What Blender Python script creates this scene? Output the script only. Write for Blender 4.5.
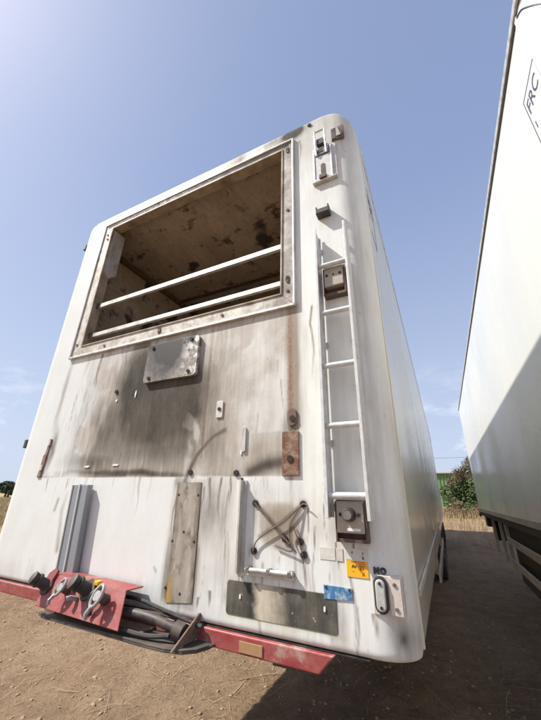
import bpy, bmesh, math, random
import numpy as np
from mathutils import Vector, Matrix, noise as mnoise
random.seed(7)
rng = np.random.default_rng(11)
S = bpy.context.scene
for o in list(bpy.data.objects):
    bpy.data.objects.remove(o, do_unlink=True)
COL = S.collection
R = math.radians

# ---------------------------------------------------------------- camera
FPX = 326.4            # focal length in pixels of a 541 px wide picture
cam_d = bpy.data.cameras.new('camera')
cam = bpy.data.objects.new('camera', cam_d)
COL.objects.link(cam)
cam_d.sensor_fit = 'HORIZONTAL'
cam_d.sensor_width = 36.0
cam_d.lens = FPX / 541.0 * 36.0
cam_d.clip_start = 0.05
cam_d.clip_end = 3000
PI_, YA, RO = R(22.74), R(26.70), R(1.237)
hd = Vector((-math.sin(YA), math.cos(YA), 0)); rt = Vector((math.cos(YA), math.sin(YA), 0)); up = Vector((0, 0, 1))
fw = hd * math.cos(PI_) + up * math.sin(PI_)
cu = -hd * math.sin(PI_) + up * math.cos(PI_)
r2 = rt * math.cos(RO) + cu * math.sin(RO)
u2 = -rt * math.sin(RO) + cu * math.cos(RO)
m = Matrix.Identity(4)
for i in range(3):
    m[i][0] = r2[i]; m[i][1] = u2[i]; m[i][2] = -fw[i]
m.translation = (0, -1.36, 1.70)
cam.matrix_world = m
S.camera = cam
S.render.resolution_x, S.render.resolution_y = 769, 1024

# ---------------------------------------------------------------- light
SUN = Vector((-1.0, -0.60, 1.35)).normalized()      # towards the sun
elev = math.asin(SUN.z)
azim = math.atan2(SUN.x, SUN.y)
W = bpy.data.worlds.new('World'); S.world = W; W.use_nodes = True
nt = W.node_tree; nt.nodes.clear()
wo = nt.nodes.new('ShaderNodeOutputWorld'); bg = nt.nodes.new('ShaderNodeBackground')
sky = nt.nodes.new('ShaderNodeTexSky'); sky.sky_type = 'NISHITA'; sky.sun_disc = False
sky.sun_elevation = elev; sky.sun_rotation = azim; sky.altitude = 100
sky.air_density = 1.0; sky.dust_density = 4.2; sky.ozone_density = 1.8
tc = nt.nodes.new('ShaderNodeTexCoord')
mp = nt.nodes.new('ShaderNodeMapping'); mp.inputs['Scale'].default_value = (3.2, 3.2, 9.0)
cn = nt.nodes.new('ShaderNodeTexNoise'); cn.inputs['Scale'].default_value = 1.6; cn.inputs['Detail'].default_value = 9; cn.inputs['Roughness'].default_value = .6
cr = nt.nodes.new('ShaderNodeMapRange'); cr.inputs[1].default_value = .52; cr.inputs[2].default_value = .66; cr.inputs[4].default_value = .8
sx = nt.nodes.new('ShaderNodeSeparateXYZ')
zr = nt.nodes.new('ShaderNodeMapRange'); zr.inputs[1].default_value = .36; zr.inputs[2].default_value = .10; zr.inputs[3].default_value = 0; zr.inputs[4].default_value = 1
mm = nt.nodes.new('ShaderNodeMath'); mm.operation = 'MULTIPLY'
mx = nt.nodes.new('ShaderNodeMix'); mx.data_type = 'RGBA'
mx.inputs[7].default_value = (8.8, 9.2, 9.8, 1)
L = nt.links.new
L(tc.outputs['Generated'], mp.inputs[0]); L(mp.outputs[0], cn.inputs[0]); L(cn.outputs[0], cr.inputs[0])
L(tc.outputs['Generated'], sx.inputs[0]); L(sx.outputs[2], zr.inputs[0])
L(cr.outputs[0], mm.inputs[0]); L(zr.outputs[0], mm.inputs[1]); L(mm.outputs[0], mx.inputs[0])
hz_ = nt.nodes.new('ShaderNodeMix'); hz_.data_type = 'RGBA'; hz_.inputs[7].default_value = (4.9, 5.8, 7.9, 1)
hc_ = nt.nodes.new('ShaderNodeValToRGB'); hc_.color_ramp.elements[0].color = (.58, .66, .82, 1); hc_.color_ramp.elements[1].color = (.33, .425, .69, 1); hc_.color_ramp.elements[1].position = .75
hs_ = nt.nodes.new('ShaderNodeVectorMath'); hs_.operation = 'SCALE'; hs_.inputs['Scale'].default_value = 10.0
nt.links.new(sx.outputs[2], hc_.inputs[0]); nt.links.new(hc_.outputs[0], hs_.inputs[0]); nt.links.new(hs_.outputs[0], hz_.inputs[7])
hr_ = nt.nodes.new('ShaderNodeMapRange'); hr_.inputs[1].default_value = 0; hr_.inputs[2].default_value = .95; hr_.inputs[3].default_value = .85; hr_.inputs[4].default_value = .50
L(sx.outputs[2], hr_.inputs[0]); L(hr_.outputs[0], hz_.inputs[0]); L(sky.outputs[0], hz_.inputs[6]); L(hz_.outputs[2], mx.inputs[6]); L(mx.outputs[2], bg.inputs[0]); L(bg.outputs[0], wo.inputs[0])
bg.inputs[1].default_value = 0.088

sd = bpy.data.lights.new('sun', 'SUN'); sd.energy = 4.6; sd.angle = R(0.9); sd.color = (1, .965, .90)
so = bpy.data.objects.new('sun', sd); COL.objects.link(so); so.location = (-20, -12, 30)
so.rotation_euler = SUN.to_track_quat('Z', 'Y').to_euler()
S.view_settings.view_transform = 'Standard'; S.view_settings.look = 'None'
S.view_settings.gamma = 1; S.view_settings.exposure = 0.50
S.view_settings.use_curve_mapping = False
S.render.engine = 'CYCLES'
S.cycles.max_bounces = 8

# ---------------------------------------------------------------- helpers
def link(name, me, mat=None, parent=None):
    o = bpy.data.objects.new(name, me); COL.objects.link(o)
    if mat is not None:
        for q in (mat if isinstance(mat, (list, tuple)) else [mat]):
            me.materials.append(q)
    if parent is not None:
        o.parent = parent
        pm = parent
        mw = Matrix.Translation(parent_loc(parent))
        o.matrix_parent_inverse = mw.inverted()
    return o
LOC = {}
def parent_loc(p):
    return LOC.get(p.name, Vector((0, 0, 0)))
def obj(name, bm, mat=None, parent=None, smooth=False, bev=0, seg=2, label=None):
    me = bpy.data.meshes.new(name)
    bmesh.ops.recalc_face_normals(bm, faces=bm.faces)
    bm.to_mesh(me); bm.free()
    if smooth:
        me.polygons.foreach_set('use_smooth', [True] * len(me.polygons))
        try: me.set_sharp_from_angle(angle=R(40))
        except Exception: pass
    o = link(name, me, mat, parent)
    if bev:
        md = o.modifiers.new('bevel', 'BEVEL'); md.width = bev; md.segments = seg; md.limit_method = 'ANGLE'; md.angle_limit = R(40)
    if label: o['label'] = label
    return o
def thing(name, label, cat, loc=(0, 0, 0), group=None):
    o = bpy.data.objects.new(name, None); COL.objects.link(o); o.location = loc
    LOC[o.name] = Vector(loc)
    o['label'] = label; o['category'] = cat
    if group: o['group'] = group
    return o
def tag(o, label, cat, group=None, kind=None):
    if label: o['label'] = label
    if cat: o['category'] = cat
    if group: o['group'] = group
    if kind: o['kind'] = kind
    return o
def NB(): return bmesh.new()
def box(bm, lo, hi, rot=None, piv=None):
    r = bmesh.ops.create_cube(bm, size=1)['verts']
    c = [(a + b) / 2 for a, b in zip(lo, hi)]; s = [abs(b - a) for a, b in zip(lo, hi)]
    for v in r: v.co = Vector((v.co.x * s[0] + c[0], v.co.y * s[1] + c[1], v.co.z * s[2] + c[2]))
    if rot: bmesh.ops.rotate(bm, verts=r, cent=piv or c, matrix=rot)
    return r
def cyl(bm, a, b, r, seg=16, r2=None):
    a, b = Vector(a), Vector(b); d = b - a
    q = d.to_track_quat('Z', 'Y').to_matrix().to_4x4(); q.translation = (a + b) / 2
    bmesh.ops.create_cone(bm, cap_ends=True, segments=seg, radius1=r, radius2=r if r2 is None else r2, depth=d.length, matrix=q)
def tube(bm, pts, r, seg=10, closed=False):
    pts = [Vector(p) for p in pts]; rings = []
    n = len(pts); prev = None
    for i, p in enumerate(pts):
        if closed: t = pts[(i + 1) % n] - pts[i - 1]
        else: t = pts[min(i + 1, n - 1)] - pts[max(i - 1, 0)]
        t.normalize()
        if prev is None:
            a = Vector((0, 0, 1)) if abs(t.z) < .9 else Vector((1, 0, 0))
            nrm = t.cross(a).normalized()
        else:
            nrm = (prev - t * prev.dot(t)).normalized()
        prev = nrm; bn = t.cross(nrm)
        rr = r(i / (n - 1)) if callable(r) else r
        rings.append([bm.verts.new(p + (nrm * math.cos(k * 2 * math.pi / seg) + bn * math.sin(k * 2 * math.pi / seg)) * rr) for k in range(seg)])
    for i in range(n if closed else n - 1):
        A, B = rings[i], rings[(i + 1) % n]
        for k in range(seg): bm.faces.new((A[k], A[(k + 1) % seg], B[(k + 1) % seg], B[k]))
    if not closed:
        bm.faces.new(rings[0][::-1]); bm.faces.new(rings[-1])
def bez(p, n=16):
    """Catmull-Rom through points."""
    p = [Vector(q) for q in p]; p = [2 * p[0] - p[1]] + p + [2 * p[-1] - p[-2]]; out = []
    for i in range(1, len(p) - 2):
        for k in range(n):
            t = k / n
            out.append(.5 * (2 * p[i] + (p[i + 1] - p[i - 1]) * t + (2 * p[i - 1] - 5 * p[i] + 4 * p[i + 1] - p[i + 2]) * t * t + (3 * p[i] - p[i - 1] - 3 * p[i + 1] + p[i + 2]) * t ** 3))
    out.append(p[-2]); return out
def prism(bm, poly, ax, a, b):
    """poly of 2-D points extruded along axis ax ('x','y','z') from a to b."""
    def mk(u, v, w): return {'x': (w, u, v), 'y': (u, w, v), 'z': (u, v, w)}[ax]
    A = [bm.verts.new(mk(u, v, a)) for u, v in poly]; B = [bm.verts.new(mk(u, v, b)) for u, v in poly]
    n = len(poly)
    bm.faces.new(A[::-1]); bm.faces.new(B)
    for i in range(n): bm.faces.new((A[i], A[(i + 1) % n], B[(i + 1) % n], B[i]))
def stadium(cx, cz, w, h, n=10, rot=0):
    r = w / 2; pts = []
    for k in range(n + 1):
        t = math.pi * k / n; pts.append((r * math.cos(t), h / 2 - r + r * math.sin(t)))
    for k in range(n + 1):
        t = math.pi + math.pi * k / n; pts.append((r * math.cos(t), -h / 2 + r + r * math.sin(t)))
    c, s = math.cos(rot), math.sin(rot)
    return [(cx + x * c - z * s, cz + x * s + z * c) for x, z in pts]
def rrect(x0, z0, x1, z1, r=.012, n=5):
    pts = []
    for (cx, cz, a) in ((x1 - r, z1 - r, 0), (x0 + r, z1 - r, 90), (x0 + r, z0 + r, 180), (x1 - r, z0 + r, 270)):
        for k in range(n + 1):
            t = R(a + 90 * k / n); pts.append((cx + r * math.cos(t), cz + r * math.sin(t)))
    return pts
def np_mesh(name, verts, faces, mat=None, parent=None, smooth=False):
    me = bpy.data.meshes.new(name)
    verts = np.asarray(verts, dtype=np.float32); faces = np.asarray(faces, dtype=np.int32)
    k = faces.shape[1]
    me.vertices.add(len(verts)); me.vertices.foreach_set('co', verts.ravel())
    me.loops.add(faces.size); me.loops.foreach_set('vertex_index', faces.ravel())
    me.polygons.add(len(faces)); me.polygons.foreach_set('loop_start', np.arange(0, faces.size, k, dtype=np.int32))
    me.polygons.foreach_set('loop_total', np.full(len(faces), k, dtype=np.int32))
    if smooth: me.polygons.foreach_set('use_smooth', np.ones(len(faces), dtype=bool))
    me.update(calc_edges=True); me.validate()
    return link(name, me, mat, parent)
def vnoise(x, y, seed=0):
    """smooth 2-D value noise, arrays in, -1..1 out"""
    xi = np.floor(x).astype(np.int64); yi = np.floor(y).astype(np.int64); fx = x - xi; fy = y - yi
    def h(a, b):
        n = (a * 374761393 + b * 668265263 + seed * 1442695041) & 0xffffffff
        n = ((n ^ (n >> 13)) * 1274126177) & 0xffffffff
        return ((n ^ (n >> 16)) & 0xffff) / 32767.5 - 1
    ux = fx * fx * (3 - 2 * fx); uy = fy * fy * (3 - 2 * fy)
    return (h(xi, yi) * (1 - ux) + h(xi + 1, yi) * ux) * (1 - uy) + (h(xi, yi + 1) * (1 - ux) + h(xi + 1, yi + 1) * ux) * uy
def fbm(x, y, o=4, seed=0):
    s = 0; a = 1; t = 0
    for k in range(o):
        s = s + a * vnoise(x * 2 ** k, y * 2 ** k, seed + k * 17); t += a; a *= .5
    return s / t
def sst(a, b, x):
    t = np.clip((x - a) / (b - a), 0, 1); return t * t * (3 - 2 * t)

# ---------------------------------------------------------------- materials
class NM:
    def __init__(s, name):
        s.m = bpy.data.materials.new(name); s.m.use_nodes = True; s.t = s.m.node_tree; s.t.nodes.clear()
        s.o = s.t.nodes.new('ShaderNodeOutputMaterial'); s.b = s.t.nodes.new('ShaderNodeBsdfPrincipled')
        s.t.links.new(s.b.outputs[0], s.o.inputs[0]); s.co = None
    def n(s, t, **k):
        q = s.t.nodes.new(t)
        for a, b in k.items(): setattr(q, a, b)
        return q
    def l(s, a, b): s.t.links.new(a, b)
    def coord(s):
        if not s.co: s.co = s.n('ShaderNodeTexCoord').outputs['Object']
        return s.co
    def noise(s, sc, det=6, ro=.6, stretch=(1, 1, 1), dist=0):
        mp = s.n('ShaderNodeMapping'); mp.inputs['Scale'].default_value = stretch; s.l(s.coord(), mp.inputs[0])
        q = s.n('ShaderNodeTexNoise'); q.inputs['Scale'].default_value = sc; q.inputs['Detail'].default_value = det
        q.inputs['Roughness'].default_value = ro; q.inputs['Distortion'].default_value = dist
        s.l(mp.outputs[0], q.inputs[0]); return q.outputs[0]
    def rng(s, v, a, b, c=0., d=1.):
        q = s.n('ShaderNodeMapRange'); s.l(v, q.inputs[0])
        for i, w in enumerate((a, b, c, d)): q.inputs[i + 1].default_value = w
        return q.outputs[0]
    def math(s, op, a, b=None):
        q = s.n('ShaderNodeMath', operation=op)
        for i, v in enumerate((a, b)):
            if v is None: continue
            if isinstance(v, (int, float)): q.inputs[i].default_value = v
            else: s.l(v, q.inputs[i])
        return q.outputs[0]
    def mix(s, f, a, b):
        q = s.n('ShaderNodeMix', data_type='RGBA')
        for i, v in ((0, f), (6, a), (7, b)):
            if isinstance(v, (int, float)): q.inputs[i].default_value = v
            elif isinstance(v, tuple): q.inputs[i].default_value = (*v, 1)
            else: s.l(v, q.inputs[i])
        return q.outputs[2]
    def attr(s, n):
        q = s.n('ShaderNodeAttribute', attribute_name=n); return q.outputs['Fac']
    def col(s, c):
        if isinstance(c, tuple): s.b.inputs['Base Color'].default_value = (*c, 1)
        else: s.l(c, s.b.inputs['Base Color'])
    def set(s, **k):
        for a, v in k.items():
            q = s.b.inputs[a.replace('_', ' ')]
            if isinstance(v, (int, float)): q.default_value = v
            else: s.l(v, q)
    def bump(s, h, strength=.3, dist=.01):
        q = s.n('ShaderNodeBump'); q.inputs['Strength'].default_value = strength; q.inputs['Distance'].default_value = dist
        s.l(h, q.inputs['Height']); s.l(q.outputs[0], s.b.inputs['Normal'])

def simple(name, c, rough=.5, metal=0., c2=None, sc=25, amt=.5, bump=.15, stretch=(1, 1, 1), lo=.4, hi=.7, spec=None):
    k = NM(name); n = k.noise(sc, stretch=stretch)
    k.col(k.mix(k.math('MULTIPLY', k.rng(n, lo, hi), amt), c, c2 or tuple(x * .55 for x in c)))
    k.set(Roughness=k.rng(n, .3, .7, max(.05, rough - .1), min(1, rough + .15)), Metallic=metal)
    if bump: k.bump(k.noise(sc * 3), bump, .004)
    return k.m

def mat_front():
    k = NM('gelcoat_front')
    soot, rust, grime, bare, alg = [k.attr(a) for a in ('soot', 'rust', 'grime', 'bare', 'algae')]
    fine = k.noise(60, 8, .7); streak = k.noise(30, 6, .65, (1.6, 1, .12)); mid = k.noise(9, 7, .65, (1, 1, .5)); sm = k.noise(140, 3, .6)
    base = k.mix(k.rng(mid, .35, .75, 0, .5), (.73, .735, .70), (.61, .595, .54))
    base = k.mix(k.math('MULTIPLY', k.rng(fine, .62, .75), .35), base, (.42, .36, .28))
    bareC = k.mix(k.rng(k.noise(11, 7, .65, (1.2, 1, .3)), .35, .68), (.64, .605, .54), (.46, .415, .355)); bareC = k.mix(k.rng(streak, .45, .75, 0, .35), bareC, (.36, .31, .25))
    base = k.mix(k.rng(k.math('ADD', bare, k.math('MULTIPLY', k.math('SUBTRACT', fine, .5), .35)), .35, .6), base, bareC)
    def th(v, a, b, n, w):      # mask broken up by noise
        return k.rng(k.math('ADD', v, k.math('MULTIPLY', k.math('SUBTRACT', n, .5), w)), a, b)
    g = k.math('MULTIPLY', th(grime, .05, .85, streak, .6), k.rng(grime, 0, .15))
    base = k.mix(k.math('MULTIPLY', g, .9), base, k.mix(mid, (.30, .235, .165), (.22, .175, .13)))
    r = k.math('MULTIPLY', th(rust, .25, .7, fine, .9), k.rng(rust, 0, .15))
    base = k.mix(r, base, k.mix(k.rng(sm, .4, .6), (.33, .12, .045), (.13, .055, .03)))
    a = k.math('MULTIPLY', th(alg, .2, .9, streak, .6), k.rng(alg, 0, .1))
    base = k.mix(k.math('MULTIPLY', a, .5), base, (.52, .50, .25))
    s = k.math('MULTIPLY', th(soot, .02, .92, k.noise(20, 9, .75, (1, 1, .22), .3), .7), k.rng(soot, 0, .12))
    s2 = k.math('MULTIPLY', s, k.rng(streak, .25, .5, .93, 1.0))
    base = k.mix(s2, base, k.mix(k.rng(k.noise(5, 9, .75, (1, 1, .4)), .35, .65), (.024, .021, .017), (.115, .095, .07)))
    sp = k.math('MULTIPLY', k.rng(k.noise(38, 2, .5, (1, 1, .8)), .70, .74), k.math('ADD', k.math('MULTIPLY', grime, .8), .12))
    base = k.mix(sp, base, (.13, .09, .06))
    k.col(base); k.set(Roughness=k.rng(s, 0, 1, .42, .85), Specular_IOR_Level=.35)
    k.bump(k.math('ADD', k.math('MULTIPLY', fine, .4), k.noise(7, 3, .5)), .22, .006)
    return k.m
def mat_side(name, c, c2):
    k = NM(name); st = k.noise(5, 5, .55, (1, .6, .10)); big = k.noise(1.0, 3, .5)
    fine = k.noise(70, 5, .7)
    b = k.mix(k.rng(st, .4, .8, 0, .45), c, c2)
    b = k.mix(k.math('MULTIPLY', k.rng(fine, .68, .76), .18), b, (.3, .27, .21))
    sep = k.n('ShaderNodeSeparateXYZ'); k.l(k.coord(), sep.inputs[0])
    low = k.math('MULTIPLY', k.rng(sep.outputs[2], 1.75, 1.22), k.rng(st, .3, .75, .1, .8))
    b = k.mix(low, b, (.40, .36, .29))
    k.col(b); k.set(Roughness=k.rng(big, .3, .7, .16, .34), Specular_IOR_Level=.55)
    k.bump(k.noise(.9, 1, .4), .06, .03)
    return k.m
def mat_inside():
    k = NM('stained_lining'); big = k.noise(1.5, 8, .68, (1, .8, 1), .4); sm = k.noise(6, 8, .7); fi = k.noise(32, 6, .7, (1, .35, 1))
    b = k.mix(k.rng(big, .38, .66), (.62, .53, .42), (.39, .31, .24))
    b = k.mix(k.math('MULTIPLY', k.rng(fi, .45, .7), .5), b, (.26, .18, .125))
    b = k.mix(k.rng(sm, .57, .64, 0, .85), b, (.075, .042, .036))
    b = k.mix(k.rng(k.noise(3.1, 3, .5), .60, .66, 0, .9), b, (.035, .03, .03))
    k.col(b); k.set(Roughness=.75); k.bump(sm, .3, .02)
    return k.m
def mat_dirty_alu(name='dirty_aluminium', c=(.58, .565, .53), metal=.35):
    k = NM(name); n = k.noise(22, 7, .7, (1, 1, .3)); f = k.noise(90, 4, .7)
    b = k.mix(k.rng(n, .45, .72), c, (.30, .26, .21)); b = k.mix(k.rng(f, .6, .72, 0, .6), b, (.12, .09, .07))
    k.col(b); k.set(Roughness=.5, Metallic=metal); k.bump(f, .2, .003); return k.m
def mat_frame():
    k = NM('grimy_frame_metal'); n = k.noise(7, 8, .7, (1, 1, 1), .3); s = k.noise(14, 8, .75); f = k.noise(90, 4, .7)
    g = k.attr('soot')
    b = k.mix(k.rng(n, .42, .62), (.62, .585, .52), (.40, .35, .285))
    b = k.mix(k.rng(s, .5, .66, 0, .8), b, (.20, .155, .115))
    b = k.mix(k.rng(f, .58, .68, 0, .5), b, (.09, .065, .05))
    sep = k.n('ShaderNodeSeparateXYZ'); k.l(k.coord(), sep.inputs[0])
    w = k.math('ADD', sep.outputs[0], k.math('MULTIPLY', k.math('SUBTRACT', n, .5), .8))
    b = k.mix(k.math('MULTIPLY', k.rng(w, -.95, -.60), k.rng(s, .3, .55, .25, .75)), b, (.16, .135, .115))
    k.col(b); k.set(Roughness=.6, Metallic=.1); k.bump(s, .3, .004); return k.m
def mat_red():
    k = NM('faded_red_paint'); n = k.noise(9, 8, .7, (1, 1, 1.5)); f = k.noise(60, 5, .7)
    b = k.mix(k.rng(n, .35, .7), (.27, .028, .030), (.36, .13, .115))
    b = k.mix(k.rng(f, .54, .66, 0, .7), b, (.14, .06, .045)); b = k.mix(k.rng(k.noise(7, 8, .7), .54, .68, 0, .7), b, (.45, .38, .30))
    k.col(b); k.set(Roughness=.5); k.bump(f, .15, .003); return k.m
M = dict(
    front=mat_front(), frame=mat_frame(),
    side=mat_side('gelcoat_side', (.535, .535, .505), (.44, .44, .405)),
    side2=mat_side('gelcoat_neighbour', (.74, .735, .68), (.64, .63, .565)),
    inside=mat_inside(), alu=mat_dirty_alu(), red=mat_red(), jamb=simple('brown_stained_jamb', (.40, .33, .25), .7, 0, (.16, .115, .08), 7, .9, .3),
    bright=simple('brushed_aluminium', (.78, .78, .77), .35, .55, (.50, .48, .45), 30, .6, .1),
    ladder=simple('ladder_aluminium', (.66, .66, .645), .4, .08, (.46, .44, .40), 30, .8, .15),
    greyp=simple('grey_profile', (.30, .315, .33), .5, .3, (.22, .225, .23), 18, .5, .1, (1, 1, .2)),
    greyl=simple('pale_profile_lip', (.58, .58, .56), .45, .3, (.42, .40, .37), 30),
    black=simple('black_rubber', (.022, .021, .021), .55, 0, (.07, .06, .05), 30, .8),
    blackm=simple('dusty_black_steel', (.045, .04, .038), .55, .2, (.16, .12, .09), 20, .8),
    dull=simple('dull_cast_aluminium', (.36, .355, .335), .5, .3, (.22, .20, .18), 60, .8),
    steel=simple('dull_steel', (.30, .29, .28), .45, .7, (.16, .12, .09), 40, .8),
    hole=simple('screw_hole', (.02, .017, .015), .8, 0, (.06, .03, .02), 60),
    rust=simple('rusted_steel', (.15, .065, .035), .85, 0, (.36, .27, .20), 32, .9, .5),
    rustd=simple('dark_rusty_steel', (.13, .085, .065), .8, .1, (.26, .19, .14), 35, .8, .4),
    boxb=simple('beige_box_enamel', (.40, .355, .29), .45, .1, (.31, .26, .20), 30, .6),
    boxd=simple('brown_bracket', (.115, .075, .055), .6, .1, (.06, .04, .035), 30, .6),
    lens=simple('weathered_clear_lens', (.46, .46, .43), .25, 0, (.32, .31, .28), 60, .7),
    plate=simple('pale_backing_plate', (.62, .58, .53), .5, .1, (.42, .36, .30), 40, .7),
    yellow=simple('yellow_sticker', (.80, .44, .012), .45, 0, (.72, .36, .02), 30, .5, 0),
    blue=simple('worn_blue_sticker', (.045, .17, .34), .5, 0, (.33, .42, .48), 45, 1, .05, (1, 1, .6), .5, .62),
    clear=simple('faded_label_film', (.56, .54, .48), .4, 0, (.70, .68, .62), 50, .8, .05),
    ink=simple('black_ink', (.02, .02, .022), .6, 0, (.09, .08, .08), 90, .6, 0),
    redink=simple('red_ink', (.50, .03, .02), .6, 0, None, 90, .3, 0),
    blueink=simple('dark_blue_lettering', (.07, .08, .13), .5, 0, None, 60, .3, 0),
    reflector=simple('amber_reflector', (.36, .20, .09), .5, 0, (.34, .24, .15), 60, .7),
    tyre=simple('tyre_rubber', (.03, .028, .026), .8, 0, (.12, .095, .07), 12, .7, .4),
    rim=simple('dusty_rim', (.32, .30, .27), .6, .3, (.2, .15, .1), 20, .7),
    chassis=simple('dusty_chassis', (.06, .05, .045), .7, .1, (.16, .12, .09), 10, .8, .2),
    guard=simple('guard_rail_aluminium', (.56, .53, .47), .5, .25, (.38, .33, .27), 14, .7, .1, (1, .2, 1)),
    white=simple('flaked_white_paint', (.78, .77, .74), .5, 0, (.6, .58, .52), 60, .5),
    wood=simple('pole_wood', (.20, .15, .11), .85, 0, (.1, .07, .05), 8, .8, .4, (1, 1, .15)),
    greenw=simple('green_sheet_metal', (.10, .20, .08), .6, 0, (.18, .26, .13), 2, .6, .05),
    pinkroof=simple('faded_pink_roof', (.50, .36, .32), .7, 0, (.42, .25, .2), 3, .6, .05),
    bark=simple('grey_bark', (.14, .105, .08), .9, 0, (.07, .055, .04), 20, .8, .6),
)

# ================================================================ SETTING
def ground_h(x, y):
    x = np.asarray(x, float); y = np.asarray(y, float)
    h = .035 * fbm(x * .35, y * .35, 3, 3) + .018 * fbm(x * 1.7, y * 1.7, 3, 9)
    near = 1 - sst(25, 60, np.hypot(x, y))
    h = h + near * (.012 * fbm(x * 7, y * 7, 3, 5) + .010 * np.maximum(fbm(x * 3.1, y * 3.1, 3, 6), 0) - .016 * np.exp(-(np.sin((x * .80 + y * .60) * 2.3 + .5 * fbm(x * .5, y * .5, 2, 8)) / .22) ** 2) * (.5 + .5 * np.sin((x * -.6 + y * .8) * 55)))
    bank = sst(8, 19, y) * sst(-14, -6, x) * (1 - sst(120, 200, y))
    h = h + .95 * bank
    rut = np.sin((x * .55 + y * .83) * 9.0) * np.exp(-((x * .55 + y * .83 - 0.2) / .7) ** 2)
    h = h + .008 * rut * near
    h = h + .5 * fbm(x * .02, y * .02, 2, 21) * sst(40, 200, np.hypot(x, y))
    return h
def graded(lo, hi, fine_lo, fine_hi, step, grow=1.09):
    c = list(np.arange(fine_lo, fine_hi, step)); s = step; v = c[-1]
    while v < hi: s *= grow; v += s; c.append(v)
    s = step; v = c[0]
    while v > lo: s *= grow; v -= s; c.insert(0, v)
    return np.array(c)
gx = graded(-1500, 1500, -8, 4, .035); gy = graded(-600, 1500, -.5, 9, .035)
XX, YY = np.meshgrid(gx, gy); ZZ = ground_h(XX, YY)
nx, ny = len(gx), len(gy)
idx = np.arange(nx * ny).reshape(ny, nx)
F4 = np.stack([idx[:-1, :-1], idx[:-1, 1:], idx[1:, 1:], idx[1:, :-1]], -1).reshape(-1, 4)
def mat_ground():
    k = NM('dry_dirt'); big = k.noise(.35, 6, .6); mid = k.noise(3.2, 8, .68, (1, 1, 1), .3); fi = k.noise(28, 8, .75); vf = k.noise(120, 4, .7)
    far = k.noise(.03, 6, .6)
    b = k.mix(k.rng(mid, .35, .65), (.42, .275, .163), (.245, .148, .084))
    b = k.mix(k.rng(big, .40, .62, 0, .55), b, (.50, .365, .235))
    b = k.mix(k.rng(fi, .50, .70, 0, .75), b, (.15, .10, .062)); b = k.mix(k.rng(k.noise(9, 7, .75), .52, .68, 0, .45), b, (.17, .115, .072))
    b = k.mix(k.rng(vf, .60, .74, 0, .75), b, (.50, .41, .28))
    sep = k.n('ShaderNodeSeparateXYZ'); k.l(k.coord(), sep.inputs[0])
    d = k.n('ShaderNodeVectorMath', operation='LENGTH'); k.l(k.coord(), d.inputs[0])
    b = k.mix(k.rng(d.outputs['Value'], 14, 26), b, k.mix(k.rng(far, .4, .6), (.40, .31, .16), (.30, .25, .13)))
    k.col(b); k.set(Roughness=.95, Specular_IOR_Level=.15)
    k.bump(k.math('ADD', k.math('MULTIPLY', mid, 1.0), k.math('ADD', k.math('MULTIPLY', fi, .55), k.math('MULTIPLY', vf, .15))), .95, .09)
    return k.m
g = np_mesh('ground', np.stack([XX, YY, ZZ], -1).reshape(-1, 3), F4, mat_ground(), None, True)
tag(g, None, None, None, 'structure')

def blades(name, n, posf, length, width, up_tilt, mat, label, cat, bend=.3):
    """stuff: n thin bent blades lying or standing on the ground"""
    P0 = posf(n); n = len(P0)
    az = rng.uniform(0, 2 * math.pi, n); ln = rng.uniform(*length, n); wd = rng.uniform(*width, n)
    el = rng.uniform(*up_tilt, n)
    dirv = np.stack([np.cos(az) * np.cos(el), np.sin(az) * np.cos(el), np.sin(el)], -1)
    side = np.stack([-np.sin(az), np.cos(az), np.zeros(n)], -1)
    side = side * wd[:, None]
    base = np.stack([P0[:, 0], P0[:, 1], ground_h(P0[:, 0], P0[:, 1]) + .004], -1)
    bendv = np.stack([rng.normal(0, bend, n), rng.normal(0, bend, n), np.where(el > .5, -rng.uniform(0, .25, n), 0)], -1) * ln[:, None]
    mid = base + dirv * ln[:, None] * .5 ; tip = base + dirv * ln[:, None] + bendv * .6
    mid = mid + bendv * .15
    V = np.stack([base - side, base + side, mid + side * .8, mid - side * .8, tip + side * .25, tip - side * .25], 1).reshape(-1, 3)
    o = np.arange(n)[:, None] * 6
    Fc = np.concatenate([o + np.array([[0, 1, 2, 3]]), o + np.array([[3, 2, 4, 5]])], 0)
    ob = np_mesh(name, V, Fc, mat)
    return tag(ob, label, cat, None, 'stuff')
def mat_straw(name, a, b, sc=3):
    k = NM(name); n = k.noise(sc, 4, .7); f = k.noise(40, 2)
    k.col(k.mix(k.rng(n, .35, .65), k.mix(k.rng(f, .3, .7), a, b), b)); k.set(Roughness=.8, Specular_IOR_Level=.2)
    return k.m
def pos_litter(n):
    r = rng.uniform(0, 1, n) ** .7
    x = rng.uniform(-10, 4, n); y = -.5 + r * 11
    keep = (fbm(x * 1.1, y * 1.1, 3, 33) + rng.uniform(-.6, .6, n)) > -.05
    return np.stack([x[keep], y[keep]], -1)
blades('straw_litter', 30000, pos_litter, (.03, .20), (.0011, .0030), (-.02, .22), mat_straw('straw', (.54, .42, .26), (.33, .23, .135)), 'dry straw and broken stalks scattered over the bare dirt', 'straw', .25)
def pos_long(n):
    return np.stack([rng.uniform(-3.5, 3, n), rng.uniform(1, 6, n)], -1)
blades('long_stalks', 260, pos_long, (.2, .7), (.002, .0042), (0, .08), bpy.data.materials['straw'], 'long dry stalks lying loose on the dirt', 'dry stalks', .35)
def pos_grass_back(n):
    x = rng.uniform(-7, 14, n); y = rng.uniform(11.5, 34, n)
    dens = sst(12, 18, y) + .12
    return np.stack([x, y], -1)[(rng.uniform(0, 1, n) < dens) & (fbm(x * .5, y * .5, 3, 44) + rng.uniform(-.5, .7, n) > -.1)]
mg = mat_straw('dry_grass', (.46, .35, .19), (.33, .24, .13))
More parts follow.
